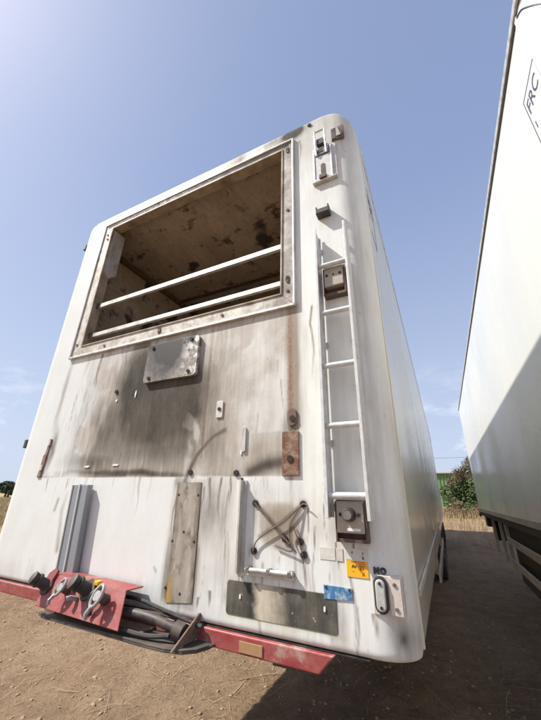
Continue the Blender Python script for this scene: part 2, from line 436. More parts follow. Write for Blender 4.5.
blades('dry_grass', 60000, pos_grass_back, (.22, .6), (.003, .007), (.9, 1.5), mg, 'tall dry yellow grass on the bank behind the two trailers', 'grass', .3)
def pos_grass_left(n):
    y = rng.uniform(9, 60, n) ; x = -y * rng.uniform(1.5, 2.6, n) - 2
    return np.stack([x, y], -1)[fbm(x * .2, y * .2, 3, 54) + rng.uniform(-.6, .6, n) > -.15]
blades('field_grass', 50000, pos_grass_left, (.2, .5), (.006, .016), (.8, 1.5), mg, 'dry grass of the open field at the left', 'grass', .3)

def clods(n, name, lohi, mat, region, label, cat, seed):
    r = np.random.default_rng(seed)
    ico = bmesh.new(); bmesh.ops.create_icosphere(ico, subdivisions=1, radius=1)
    bv = np.array([v.co[:] for v in ico.verts]); bf = np.array([[v.index for v in f.verts] for f in ico.faces]); ico.free()
    x = r.uniform(region[0], region[1], n); y = r.uniform(region[2], region[3], n)
    s = lohi[0] + (lohi[1] - lohi[0]) * r.uniform(0, 1, n) ** 3.5
    V = bv[None] * (1 + r.uniform(-.3, .3, (n, len(bv), 1)))
    V = V * s[:, None, None] * np.stack([r.uniform(.7, 1.3, n), r.uniform(.7, 1.3, n), r.uniform(.4, .8, n)], -1)[:, None, :]
    V = V + np.stack([x, y, ground_h(x, y)], -1)[:, None, :]
    Fc = (bf[None] + (np.arange(n) * len(bv))[:, None, None]).reshape(-1, 3)
    return tag(np_mesh(name, V.reshape(-1, 3), Fc, mat), label, cat, None, 'stuff')
clods(15000, 'dirt_clods', (.003, .024), simple('dirt_clod', (.37, .262, .168), .95, 0, (.25, .17, .105), 15, .8, .5), (-9, 4, -.5, 9), 'small dirt clods and pebbles strewn over the bare ground', 'clods', 5)

# ---- foliage maker
def leaves(n, centres, radii, size, r, flat=.0, mat=None, name='crown', parent=None, elong=1.7):
    C = np.array(centres); RR = np.array(radii)
    pick = r.integers(0, len(C), n)
    d = r.normal(0, 1, (n, 3)); d /= np.linalg.norm(d, axis=1)[:, None]
    rad = r.uniform(0, 1, n) ** .45
    P = C[pick] + d * rad[:, None] * RR[pick]
    a = r.normal(0, 1, (n, 3)); a /= np.linalg.norm(a, axis=1)[:, None]
    b = np.cross(a, r.normal(0, 1, (n, 3))); b /= np.linalg.norm(b, axis=1)[:, None]
    s = r.uniform(*size, n)[:, None]
    V = np.stack([P - a * s * elong, P - b * s, P + a * s * elong, P + b * s], 1).reshape(-1, 3)
    Fc = np.arange(n * 4).reshape(-1, 4)
    return np_mesh(name, V, Fc, mat, parent)
def mat_leaf(name, a, b, c=None, sc=2.0):
    k = NM(name); n = k.noise(sc, 4, .7); f = k.noise(30, 3)
    col = k.mix(k.rng(f, .3, .7), a, b)
    if c: col = k.mix(k.rng(n, .47, .60), col, c)
    k.col(col); k.set(Roughness=.6)
    return k.m
# bush behind the gap
bh = thing('bush', 'tall green bush with reddish brown upper twigs behind the gap between the two trailers', 'bush', (1.1, 21, float(ground_h(1.1, 21))))
r_ = np.random.default_rng(3)
bz = float(ground_h(1.1, 21))
cs, rs = [], []
for k in range(26):
    a = r_.uniform(0, 6.28); q = r_.uniform(0, 1)
    cs.append((1.0 + 1.35 * q * math.cos(a), 21 + 1.0 * q * math.sin(a), bz + .35 + (1.15 + .5 * q * math.cos(a)) * r_.uniform(0, 1.2))); rs.append([r_.uniform(.3, .55)] * 3)
leaves(14000, cs, rs, (.018, .045), r_, mat=mat_leaf('bush_leaf', (.055, .095, .03), (.11, .16, .05), (.10, .095, .04), 1.5), name='foliage', parent=bh)
cs, rs = [], []
for k in range(24):
    q = r_.uniform(0, 1); x = .45 + 1.5 * q + r_.uniform(-.2, .2)
    cs.append((x, 21 + r_.uniform(-.6, .6), bz + 1.6 + 2.1 * q * r_.uniform(.45, 1.0))); rs.append([r_.uniform(.18, .36)] * 3)
leaves(4600, cs, rs, (.014, .034), r_, mat=mat_leaf('bush_brown_leaf', (.15, .10, .06), (.20, .15, .09), (.09, .12, .045), 2), name='dry_foliage', parent=bh)
b = NB()
for k in range(34):
    q = k / 34; x = .6 + 1.9 * r_.uniform(0, 1); h = 1.5 + 2.1 * (x - .6) / 1.9 + r_.uniform(-.3, .5)
    x0 = 1.2 + r_.uniform(-.4, .4)
    tube(b, [(x0, 21, bz), ((x0 + x) / 2, 21 + r_.uniform(-.3, .3), bz + h * .55), (x, 21 + r_.uniform(-.6, .6), bz + h)], lambda t: .022 * (1 - t) + .004, 5)
obj('twigs', b, M['bark'], bh)
# lower brush left of it
b2 = thing('shrub', 'low dry brown shrub in the grass in front of the tall bush', 'shrub', (.35, 18.5, float(ground_h(.35, 18.5))))
z2 = float(ground_h(.4, 18.5))
leaves(1500, [(.0, 18.5, z2 + .22), (.35, 18.3, z2 + .42), (.9, 18.6, z2 + .2), (1.35, 18.4, z2 + .36), (.6, 18.5, z2 + .62)], [(.35, .35, .22), (.28, .3, .38), (.3, .3, .2), (.3, .3, .35), (.15, .15, .2)], (.012, .03), r_, mat=mat_leaf('dry_shrub_leaf', (.26, .18, .10), (.16, .12, .06)), name='foliage', parent=b2)
b = NB()
for k in range(26):
    x = r_.uniform(-.1, 1.5); tube(b, [(x * .6 + .3, 18.5, z2), (x, 18.5 + r_.uniform(-.3, .3), z2 + r_.uniform(.4, .75))], lambda t: .008 * (1 - t) + .002, 4)
obj('twigs', b, M['bark'], b2)

# shed with green sheet wall
shz = float(ground_h(0, 46)) 
sh = thing('metal_shed', 'green corrugated metal shed with faded pink roof edge beyond the bush', 'shed', (-2, 46, shz))
b = NB()
pts = []; x = -8.0
while x < 4.2:
    pts += [(x, 46), (x + .14, 46), (x + .19, 46.07), (x + .33, 46.07)]; x += .38
poly = pts + [(x, 50), (-8, 50)]
prism(b, poly, 'z', shz - .3, 4.75); obj('wall', b, M['greenw'], sh)
b = NB(); prism(b, [(45.7, 4.76), (50.3, 4.86), (50.3, 4.98), (45.7, 4.88)], 'x', -8.2, 4.5); obj('roof', b, M['pinkroof'], sh)
for x in (-7.9, -4.0, 3.9):
    b = NB(); box(b, (x, 45.9, shz - .3), (x + .08, 45.98, 4.73)); obj('post', b, M['white'], sh)

# power line with its poles
def pole(x, lab):
    h = float(ground_h(x, 40)); t = thing('utility_pole', lab, 'utility pole', (x, 40, h))
    b = NB(); cyl(b, (x, 40, h - .3), (x, 40, 6.5), .12, 12, .09); obj('pole', b, M['wood'], t)
    b = NB(); box(b, (x - .06, 39.4, 6.15), (x + .06, 40.6, 6.27)); obj('crossarm', b, M['wood'], t)
pole(-15, 'wooden utility pole at the left end of the overhead cable'); pole(17, 'wooden utility pole at the right end of the overhead cable')
b = NB(); tube(b, [(-15 + 32 * t, 40, 6.3 - .55 * 4 * t * (1 - t) * .6 ) for t in [i / 30 for i in range(31)]], .014, 5)
tag(obj('overhead_cable', b, M['black']), 'thin dark overhead cable crossing the sky behind the trailers', 'cable')

# distant trees left
mt = mat_leaf('far_tree_leaf', (.035, .055, .022), (.06, .08, .03), (.025, .04, .018), .5)
def far_tree(x, y, h, rad, lab, seed):
    r = np.random.default_rng(seed); z0 = float(ground_h(x, y)); t = thing('round_tree', lab, 'tree', (x, y, z0), 'dark trees on the left skyline')
    b = NB(); tube(b, [(x, y, z0 - .2), (x + .1, y, z0 + h * .3), (x - .1, y, z0 + h * .6)], lambda t: .28 * (1 - t) + .1, 8)
    for k in range(5):
        a = r.uniform(0, 6.28); tube(b, [(x, y, z0 + h * .35), (x + rad * .6 * math.cos(a), y + rad * .6 * math.sin(a), z0 + h * .75)], lambda t: .1 * (1 - t) + .03, 6)
    obj('trunk', b, M['bark'], t)
    cs, rs = [], []
    for k in range(18):
        a = r.uniform(0, 6.28); q = r.uniform(0, .75)
        cs.append((x + rad * q * math.cos(a), y + rad * q * math.sin(a), z0 + h * r.uniform(.35, .85))); rs.append((rad * .38, rad * .38, h * .16))
    leaves(3500, cs, rs, (.09, .2), r, mat=mt, name='crown', parent=t)
far_tree(-119.5, 60, 4.1, 2.6, 'dark rounded tree on the left skyline, nearest the trailer', 1)
far_tree(-125, 62, 4.9, 3.2, 'larger dark tree at the left skyline edge of the photo', 2)
far_tree(-114.2, 59, 2.4, 1.8, 'low dark bushy tree on the left skyline, half behind the trailer', 4)

# ================================================================ MAIN TRAILER
XL, XR, ZB, ZT, LEN = -2.70, -.150, 1.215, 4.07, 13.2
RC, RP, RT, YS = .22, .13, .05, .20      # cross-section corner, plan corner, top fillet, seam depth
T1 = thing('refrigerated_trailer', 'weathered white semi-trailer with an open unit hatch, ladder and soot-stained front wall', 'trailer', ((XL + XR) / 2, 0, 0))
def ztop(x):
    x = np.asarray(x, float); d = np.maximum(np.maximum(x - (XR - RC), (XL + RC) - x), 0)
    return ZT - RC + np.sqrt(np.maximum(RC ** 2 - d ** 2, 0))
OX0, OX1, OZ0, OZ1 = -2.26, -.62, 2.705, 3.86
def seg(a, b, st): return list(np.linspace(a, b, max(2, int(round(abs(b - a) / st)) + 1)))[:-1]
plan = [(XL, y) for y in seg(YS, RP, .02)]
plan += [(XL + RP - RP * math.cos(t), RP - RP * math.sin(t)) for t in np.linspace(0, math.pi / 2, 20)[:-1]]
plan += [(x, 0) for x in seg(XL + RP, OX0, .006) + seg(OX0, OX1, .006) + seg(OX1, XR - RP, .006)]
plan += [(XR - RP + RP * math.sin(t), RP - RP * math.cos(t)) for t in np.linspace(0, math.pi / 2, 20)]
plan += [(XR, y) for y in seg(RP, YS, .02)[1:]] + [(XR, YS)]
zl = seg(ZB, OZ0, .006) + seg(OZ0, 3.80, .006) + [3.80]
wh = (OZ1 - 3.80) / (ZT - 3.80)
ws = seg(0, wh, .1)[1:] + [wh] + list(wh + (1 - wh) * np.sin(np.linspace(0, math.pi / 2, 22)[1:]))
px = np.array([p[0] for p in plan]); py = np.array([p[1] for p in plan]); zt = ztop(px)
rowsX, rowsY, rowsZ = [], [], []
def yfil(d): d = np.clip(d, 0, RT); return RT - np.sqrt(np.maximum(RT ** 2 - (RT - d) ** 2, 0))
for z in zl: rowsX.append(px); rowsY.append(py + 0.0 * px); rowsZ.append(np.full_like(px, z))
for w in ws:
    z = 3.80 + (zt - 3.80) * w; rowsX.append(px); rowsZ.append(z); rowsY.append(np.minimum(py + yfil(zt - z) * (1 - np.clip(py / YS, 0, 1)), YS))
ylast = rowsY[-1]
for q in np.linspace(0, 1, 6)[1:]: rowsX.append(px); rowsZ.append(zt); rowsY.append(ylast * (1 - q) + YS * q)
# bottom lip turned under
bot = [(px, py + .03 * 0, np.full_like(px, ZB))]
PX, PY, PZ = np.array(rowsX), np.array(rowsY), np.array(rowsZ)
# lower edge rounding: last 25 mm curls back
d = np.clip((PZ - ZB) / .025, 0, 1); PY = PY + (1 - np.sqrt(1 - (1 - d) ** 2)) * .02 * (1 - np.clip(PY / .13, 0, 1))
nr, nc = PX.shape
ids = np.arange(nr * nc).reshape(nr, nc)
Fq = np.stack([ids[:-1, :-1], ids[:-1, 1:], ids[1:, 1:], ids[1:, :-1]], -1)
cxm = (PX[:-1, :-1] + PX[1:, 1:]) / 2; czm = (PZ[:-1, :-1] + PZ[1:, 1:]) / 2; cym = (PY[:-1, :-1] + PY[1:, 1:]) / 2
hole = (cxm > OX0) & (cxm < OX1) & (czm > OZ0) & (czm < OZ1) & (cym < .05)
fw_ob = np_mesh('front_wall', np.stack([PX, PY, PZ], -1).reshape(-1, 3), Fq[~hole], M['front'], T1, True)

# --- stain masks on the front wall (stay with the surface)
x = PX.ravel(); z = PZ.ravel(); y = PY.ravel()
wob = .03 * fbm(x * 4, z * 4, 3, 71); wob2 = .03 * fbm(x * 4, z * 4, 3, 72)
st = fbm(x * 16, z * 1.3, 4, 73); cl = fbm(x * 5, z * 5, 4, 74); hf = fbm(x * 40, z * 18, 3, 75)
def B(cx, cz, sx, sz, a=1., p=2.):
    u = np.abs((x + wob - cx) / sx) ** p + np.abs((z + wob2 - cz) / sz) ** p
    return a * np.exp(-u)
def rect(x0, x1, z0, z1, f=.012):
    return sst(x0 - f, x0 + f, x) * (1 - sst(x1 - f, x1 + f, x)) * sst(z0 - f, z0 + f, z) * (1 - sst(z1 - f, z1 + f, z))
def line(pts, w):
    o = np.zeros_like(x)
    for (ax, az), (bx, bz) in zip(pts[:-1], pts[1:]):
        vx, vz = bx - ax, bz - az; t = np.clip(((x - ax) * vx + (z - az) * vz) / (vx * vx + vz * vz), 0, 1)
        dd = np.hypot(x + wob * .2 - ax - t * vx, z - az - t * vz); o = np.maximum(o, np.exp(-(dd / w) ** 2))
    return o
upper = rect(-2.365, -.53, 1.785, 2.63, .004)
bare = upper * sst(-2.20, -1.85, x + 2 * wob) * (.62 + .45 * cl) + upper * .25 * (cl > .25)
bare = np.maximum(bare, rect(-1.19, -1.03, 1.275, 1.757, .003))
bare = np.maximum(bare, .9 * B(-.63, 1.59, .11, .10, 1, 4))
soot = np.zeros_like(x)
for b_ in [(-1.40, 2.16, .32, .27, 1.2), (-1.62, 2.36, .17, .25, 1.0), (-1.40, 2.30, .30, .10, 1.3), (-1.60, 2.30, .075, .24, 1.5), (-1.38, 2.20, .24, .08, 1.4), (-1.17, 2.20, .10, .28, .9), (-1.80, 2.10, .22, .25, .60), (-1.35, 1.95, .45, .14, .62),
           (-1.85, 1.86, .25, .07, .6), (-1.55, 1.80, .50, .022, .9), (-2.30, 1.96, .03, .14, .55), (-1.70, 2.50, .10, .15, .65), (-1.18, 2.44, .07, .18, .6), (-1.05, 2.02, .06, .12, .4),
           (-2.10, 2.30, .08, .25, .22)]:
    soot = np.maximum(soot, B(*b_)) * 1.0 + .22 * np.minimum(soot, B(*b_))
soot = soot * upper * (1 + .14 * st + .30 * cl) 
rr_ = np.random.default_rng(91)
drip_g = np.zeros_like(x)
def drip(x0, z0, ln, w, a):
    dx = x + .006 * np.sin(z * 23 + x0 * 40) + .004 * hf - x0
    t = (z0 - z) / ln
    return a * np.exp(-(dx / (w * (1 - .5 * np.clip(t, 0, 1)))) ** 2) * sst(-.03, .02, t) * (1 - sst(.35, 1.0, t))
for _ in range(95):
    kind = rr_.integers(0, 4)
    if kind == 0: x0, z0 = rr_.uniform(-2.3, -.56), 2.62 - rr_.exponential(.03)
    elif kind == 1: x0, z0 = rr_.uniform(-2.2, -.6), rr_.uniform(1.9, 2.5)
    elif kind == 2: x0, z0 = rr_.uniform(-2.3, -.55), 1.785
    else: x0, z0 = rr_.uniform(-1.1, -.3), rr_.uniform(1.35, 1.75)
    drip_g = np.maximum(drip_g, drip(x0, z0, rr_.uniform(.08, .55) * (.5 if kind == 2 else 1), rr_.uniform(.002, .009), rr_.uniform(.3, .85) * (.55 if kind == 2 else 1)))
soot = np.maximum(soot, upper * .5 * drip_g * (x < -1.0) * (x > -2.1))
# scorch that wanders up and away from the patch, and wiped paler smears inside it
soot = soot - .50 * upper * sst(.15, .45, fbm(x * 22, z * 4, 4, 85)) * .35 - .55 * upper * sst(.22, .42, fbm(x * 9 + 1.7 * z, z * 5, 4, 88)) * sst(-1.30, -1.05, x) - .25 * upper * sst(.28, .5, fbm(x * 7, z * 3, 3, 89))
soot = np.maximum(soot, 0)
soot = np.maximum(soot, upper * .85 * line([(-.775, 1.80), (-.70, 1.83), (-.63, 1.84)], .035))
soot = np.maximum(soot, .75 * line([(-1.165, 1.72), (-1.13, 1.80), (-1.09, 1.88), (-1.0, 1.97), (-.93, 2.0)], .018))
soot = np.maximum(soot, upper * .5 * B(-.575, 1.98, .045, .08))
soot = np.maximum(soot, B(-.565, 3.985, .075, .06, 1.7, 2)); soot = np.maximum(soot, 1.4 * B(-.55, 4.04, .10, .04))
soot = np.maximum(soot, .55 * B(-.80, 4.0, .3, .03) * (.6 + st))
pz = rect(-.857, -.405, 1.268, 1.378, .004)
ends = np.clip(1.2 * sst(-.70, -.755, x + wob * .6) + 1.2 * sst(-.67, -.60, x + wob * .6), 0, 1)
soot = np.maximum(soot, pz * ends * (1.0 + .25 * st)); 
soot = np.maximum(soot, .35 * B(-.40, 1.29, .03, .05) )
soot_halo = soot.copy()
for (a_, b_) in [(-.740, 1.673), (-.520, 1.675), (-.740, 1.493), (-.521, 1.496), (-.534, 1.540), (-1.114, 1.804), (-.847, 1.798), (-1.115, 1.541), (-1.10, 1.302), (-.566, 2.036), (-.576, 1.853)]:
    soot = np.maximum(soot, 1.0 * np.exp(-(((x - a_) / .014) ** 2 + ((z - b_) / .014) ** 2)))
    soot = np.maximum(soot, .5 * np.exp(-(((x - a_) / .008) ** 2)) * sst(b_ - .22, b_, z) * (z < b_) * (.6 + st))
soot = np.maximum(soot, .8 * line([(-.74, 1.673), (-.60, 1.55), (-.56, 1.50)], .009)); soot = np.maximum(soot, .75 * line([(-.52, 1.675), (-.62, 1.60), (-.72, 1.545)], .009))
soot = np.maximum(soot, .55 * line([(-.53, 1.66), (-.575, 1.60), (-.58, 1.545), (-.56, 1.50), (-.64, 1.515)], .010))
soot = np.maximum(soot, .45 * rect(-1.19, -1.16, 1.28, 1.72, .01) * (.7 + st)); soot = np.maximum(soot, .5 * rect(-1.06, -1.03, 1.28, 1.65, .01) * (.6 + st))
soot = np.maximum(soot, .42 * B(-.97, 1.66, .09, .12) * (1 + cl))
soot = np.maximum(soot, .5 * B(-.19, 1.27, .03, .05, 1, 2) * (1 + hf))
soot = np.maximum(soot, .55 * line([(-2.11, 1.60), (-2.10, 1.66)], .012)); soot = np.maximum(soot, .5 * line([(-1.27, 1.385), (-1.255, 1.37)], .006))
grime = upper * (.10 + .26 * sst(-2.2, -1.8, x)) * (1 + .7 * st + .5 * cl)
grime = np.maximum(grime, .12 * sst(-1.3, -.2, x) * (1 + .8 * cl + .5 * st)); grime = np.maximum(grime, .27 * rect(-1.02, -.3, 1.24, 1.79, .1) * (.6 + st + .6 * cl))  # grime thins leftward: cleaner paint, plus lens glare brightening put into the colour
grime = np.maximum(grime, .75 * np.clip(soot_halo * 1.3, 0, 1) * upper); grime = np.maximum(grime, upper * .55 * sst(.15, .4, fbm(x * 6, z * 4, 4, 90)) * sst(-2.2, -1.7, x)); grime = np.maximum(grime, drip_g); grime = np.maximum(grime, .8 * np.exp(-((z - 1.788 - .1 * wob) / .004) ** 2) * rect(-2.36, -.53, 1.7, 1.9, .01) * (.5 + cl + .3))
grime = np.maximum(grime, 1.15 * np.exp(-((x + .565 + .01 * cl) / .040) ** 2) * rect(-.75, -.4, 1.97, 2.64, .03))
grime = np.maximum(grime, 1.1 * np.exp(-((x + 1.065) / .020) ** 2) * rect(-1.3, -.9, 1.93, 2.63, .03) * (.8 + .6 * st))
grime = np.maximum(grime, .55 * np.exp(-((x + .99) / .03) ** 2) * rect(-1.3, -.8, 1.80, 2.2, .05))
grime = np.maximum(grime, .7 * rect(-1.19, -1.03, 1.275, 1.757, .003) * (.6 + .5 * st))
grime = np.maximum(grime, .38 * B(-.93, 1.60, .14, .22) * (1 + st)); grime = np.maximum(grime, .72 * B(-.63, 1.585, .105, .10, 1, 4) * (.8 + .6 * cl))
grime = np.maximum(grime, .75 * pz * (.8 + st)); grime = np.maximum(grime, .35 * B(-.83, 1.37, .03, .16) )
grime = np.maximum(grime, .5 * rect(-.78, -.62, 1.785, 1.98, .01))
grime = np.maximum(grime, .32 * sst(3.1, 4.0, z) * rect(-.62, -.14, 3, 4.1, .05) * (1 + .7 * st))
grime = np.maximum(grime, .5 * B(-.24, 3.81, .09, .09)); grime = np.maximum(grime, .35 * B(-.54, 2.3, .07, .5) * (1 + st))
grime = np.maximum(grime, .45 * rect(-2.5, -.5, 3.93, 4.07, .02) * (.8 + cl + st)); grime = np.maximum(grime, .20 * sst(1.40, 1.24, z) * (1 + st))
grime = np.maximum(grime, .42 * B(-2.33, 2.35, .03, .4) * (1 + st)); grime = np.maximum(grime, .5 * line([(-2.02, 1.70), (-2.04, 1.60), (-2.02, 1.50), (-2.0, 1.40)], .018) * (1 + cl))
grime = np.maximum(grime, .25 * B(-.21, 2.7, .04, 1.2)); grime = np.maximum(grime, .4 * B(-.20, 1.30, .05, .06))
rust = .85 * rect(-2.375, -2.335, 1.785, 1.93, .01); rust = np.maximum(rust, .35 * B(-2.36, 2.0, .015, .2))
rust = np.maximum(rust, .50 * np.exp(-((x + .575) / .022) ** 2) * rect(-.7, -.5, 1.75, 2.6, .05)); rust = np.maximum(rust, .6 * B(-1.175, 1.30, .018, .06))
rust = np.maximum(rust, .5 * np.exp(-((x + 1.06) / .010) ** 2) * rect(-1.1, -.9, 1.85, 2.5, .05))
alg = .75 * np.exp(-((z - 1.262) / .010) ** 2) * rect(-.87, -.36, 1.2, 1.3, .02); alg = np.maximum(alg, .45 * B(-1.175, 1.285, .02, .05))
alg = np.maximum(alg, .35 * np.exp(-((x + .80) / .03) ** 2) * rect(-.9, -.7, 1.36, 1.45, .02))
# dark runs under fixings, a dirty halo round the strip and round the low plate
for (a_, b_, l_, w_) in [(-1.19, 1.74, .40, .006), (-1.03, 1.74, .42, .007), (-.99, 1.78, .28, .012), (-.93, 1.78, .33, .008), (-.88, 1.78, .20, .006), (-.81, 1.42, .15, .006), (-.79, 1.40, .12, .004),
                         (-.52, 1.49, .20, .006), (-.505, 1.66, .16, .004), (-.48, 1.60, .22, .004), (-2.25, 1.78, .12, .005), (-2.05, 1.78, .10, .004), (-.27, 1.345, .09, .008), (-.33, 1.55, .10, .004), (-.39, 1.55, .14, .005),
                         (-1.50, 1.29, .05, .01), (-1.0, 1.30, .06, .008), (-.95, 1.33, .08, .01), (-.62, 3.92, .2, .006), (-.50, 3.9, .35, .008), (-.46, 2.6, .5, .006), (-.43, 1.75, .3, .004)]:
    grime = np.maximum(grime, drip(a_, b_, l_, w_, .85)); soot = np.maximum(soot, .45 * drip(a_, b_, l_ * .6, w_ * .7, 1))
grime = np.maximum(grime, .50 * rect(-1.215, -1.01, 1.24, 1.775, .02) * (.8 + cl + st)); soot = np.maximum(soot, .38 * rect(-1.205, -1.02, 1.25, 1.80, .01) * sst(-.1, .4, cl))
soot = np.maximum(soot, .55 * B(-.42, 1.31, .03, .06)); soot = np.maximum(soot, .4 * B(-.85, 1.32, .02, .05))
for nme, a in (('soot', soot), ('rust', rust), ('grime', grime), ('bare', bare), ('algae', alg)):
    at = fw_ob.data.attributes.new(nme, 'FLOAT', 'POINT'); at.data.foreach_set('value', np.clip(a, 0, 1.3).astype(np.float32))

# --- walls, roof, floor, doors of a box body
def body(T, xl, xr, zb, ztp, y0, y1, rc, mat, roofmat, near='right'):
    w = .055
    for s in (-1, 1):
        b = NB(); xo = xl if s < 0 else xr
        box(b, (min(xo, xo - s * w), y0, zb), (max(xo, xo - s * w), y1, ztp - rc))
        obj('side_wall', b, mat, T)
    b = NB(); n = 10
    def arc(cx, r, a0, a1): return [(cx + r * math.cos(R(a0 + (a1 - a0) * k / n)), ztp - rc + r * math.sin(R(a0 + (a1 - a0) * k / n))) for k in range(n + 1)]
    outer = arc(xr - rc, rc, 0, 90) + arc(xl + rc, rc, 90, 180)
    inner = [(xl + w, ztp - rc), (xl + w, ztp - .06), (xr - w, ztp - .06), (xr - w, ztp - rc)]
    prism(b, outer + inner, 'y', y0, y1); obj('roof', b, roofmat, T, True)
    b = NB(); box(b, (xl + w + .001, y0, zb + .002), (xr - w - .001, y1, zb + .12)); obj('floor', b, M['chassis'], T)
    b = NB(); box(b, (xl + .02, y1 + .002, zb), (xr - .02, y1 + .06, ztp - .03)); obj('rear_door', b, mat, T)
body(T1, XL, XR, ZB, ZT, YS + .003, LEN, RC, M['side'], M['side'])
# seam band between front cap and side panel, and the lower side rail
def seamring(T, xl, xr, zb, ztp, rc, y, w, d, mat):
    b = NB(); n = 10; pts = [(xr, zb)] + [(xr - rc + rc * math.cos(R(90 * k / n)), ztp - rc + rc * math.sin(R(90 * k / n))) for k in range(n + 1)]
    pts += [(xl + rc + rc * math.cos(R(90 + 90 * k / n)), ztp - rc + rc * math.sin(R(90 + 90 * k / n))) for k in range(n + 1)] + [(xl, zb)]
    cxm_ = (xl + xr) / 2; czm_ = (zb + ztp) / 2
    def off(p, d):
        q = Vector((p[0] - cxm_, 0, p[1] - czm_)); s = Vector((1 + d / abs(xr - cxm_), 0, 1 + d / abs(ztp - czm_)))
        return (cxm_ + q.x * s.x, czm_ + q.z * s.z)
    o = [off(p, d) for p in pts]; i_ = [off(p, -.002) for p in pts]
    for A, Bq, C, D in zip(o[:-1], o[1:], i_[1:], i_[:-1]):
        prism(b, [A, Bq, C, D], 'y', y - w / 2, y + w / 2)
    bmesh.ops.remove_doubles(b, verts=b.verts, dist=.0004)
    return obj('seam_strip', b, mat, T)
seamring(T1, XL, XR, ZB, ZT, RC, YS + .008, .030, .004, simple('cream_sealant', (.78, .73, .60), .55, 0, (.66, .60, .46), 20, .6))
for xs, s in ((XR, 1), (XL, -1)):
    b = NB(); box(b, (min(xs + s * .001, xs + s * .012), YS + .03, 1.36), (max(xs + s * .001, xs + s * .012), LEN - .01, 1.385)); obj('side_trim', b, M['guard'], T1, bev=.003)
    b = NB(); box(b, (min(xs - s * .02, xs + s * .006), .25, ZT - RC - .03), (max(xs - s * .02, xs + s * .006), LEN - .01, ZT - RC + .012)); obj('roof_rail', b, M['alu'], T1, bev=.004)
# interior lining
b = NB(); ix0, ix1, iz0, iz1, iy0, iy1 = XL + .075, XR - .075, 1.36, 3.95, .055, LEN - .05
def quad(b, *p): b.faces.new([b.verts.new(q) for q in p])
quad(b, (ix0, iy0, iz1), (ix1, iy0, iz1), (ix1, iy1, iz1), (ix0, iy1, iz1))
quad(b, (ix0, iy0, iz0), (ix0, iy1, iz0), (ix0, iy1, iz1), (ix0, iy0, iz1))
quad(b, (ix1, iy0, iz0), (ix1, iy1, iz0), (ix1, iy1, iz1), (ix1, iy0, iz1))
quad(b, (ix0, iy0, iz0), (ix1, iy0, iz0), (ix1, iy1, iz0), (ix0, iy1, iz0))
quad(b, (ix0, iy1, iz0), (ix1, iy1, iz0), (ix1, iy1, iz1), (ix0, iy1, iz1))
for a_, c_ in (((ix0, iz0), (ix1, OZ0 - .012)), ((ix0, OZ0 - .012), (OX0 - .012, iz1)), ((OX1 + .012, OZ0 - .012), (ix1, iz1)), ((OX0 - .012, OZ1 + .012), (OX1 + .012, iz1))):
    quad(b, (a_[0], iy0, a_[1]), (c_[0], iy0, a_[1]), (c_[0], iy0, c_[1]), (a_[0], iy0, c_[1]))
lin = obj('interior_lining', b, M['inside'], T1)
# ceiling ribs and corner mouldings inside
b = NB()
for yy in (1.25, 2.5, 3.75, 5.0): box(b, (ix0 + .01, yy, iz1 - .012), (ix1 - .01, yy + .05, iz1 - .002))
box(b, (ix0 + .002, iy0 + .01, iz1 - .06), (ix0 + .04, iy1, iz1 - .014)); box(b, (ix1 - .04, iy0 + .01, iz1 - .06), (ix1 - .002, iy1, iz1 - .014))
obj('ceiling_moulding', b, M['rustd'], T1)
# opening frame
fr_parts = NB()
def ring(b, x0, x1, z0, z1, X0, X1, Z0, Z1, ya, yb):
    """picture frame: outer x0..x1,z0..z1, inner X0.. , from ya to yb"""
    o = [(x0, z0), (x1, z0), (x1, z1), (x0, z1)]; i_ = [(X0, Z0), (X1, Z0), (X1, Z1), (X0, Z1)]
    for k in range(4):
        a, c, d_, e = o[k], o[(k + 1) % 4], i_[(k + 1) % 4], i_[k]; prism(b, [a, c, d_, e], 'y', ya, yb)
ring(fr_parts, -2.352, -.553, 2.633, 3.912, OX0 + .004, OX1 - .004, OZ0 + .004, OZ1 - .004, -.010, .001)
fr = obj('opening_frame', fr_parts, M['frame'], T1, bev=.002)
b = NB(); ring(b, -2.368, -.540, 2.616, 3.928, -2.353, -.552, 2.632, 3.913, -.020, .001); obj('outer_lip', b, M['alu'], fr, bev=.003)
b = NB(); ring(b, OX0 - .003, OX1 + .003, OZ0 - .003, OZ1 + .003, OX0 + .008, OX1 - .008, OZ0 + .008, OZ1 - .008, -.016, .057); obj('jamb', b, M['jamb'], fr, bev=.002)
b = NB()
box(b, (-2.33, -.0125, 3.884), (-.58, -.009, 3.889)); box(b, (-2.33, -.0135, 3.898), (-.58, -.009, 3.904))
obj('seal_strip', b, M['black'], fr)
for q in [(-2.31, 3.80), (-2.32, 2.73), (-2.30, 3.75), (-.585, 3.82), (-.585, 3.30), (-.585, 2.78), (-.585, 2.72), (-1.48, 2.672), (-2.0, 2.665), (-1.0, 2.67)]:
    b = NB(); cyl(b, (q[0], -.016, q[1]), (q[0], -.009, q[1]), .009, 6); obj('bolt', b, M['rust'], fr)
for q in [(-.585, 3.84), (-.585, 2.795), (-1.485, 2.673)]:
    b = NB(); prism(b, stadium(q[0], q[1], .022, .045), 'y', -.0135, -.0098); obj('slot', b, M['hole'], fr)
for (z0, z1, y0, y1) in ((3.048, 3.082, .016, .038), (2.788, 2.818, .016, .036)):
    b = NB(); prism(b, [(y0, z0), (y1, z0), (y1, z0 + .006), (y0 + .006, z0 + .006), (y0 + .006, z1), (y0, z1)], 'x', OX0 + .0085, OX1 - .0085)
    br = obj('cross_bar', b, M['alu'], T1, bev=.001)
    b = NB(); box(b, (OX0 + .010, y0 - .003, z0 - .004), (OX0 + .05, y0 - .0005, z1 + .01)); obj('end_bracket', b, M['blackm'], br)
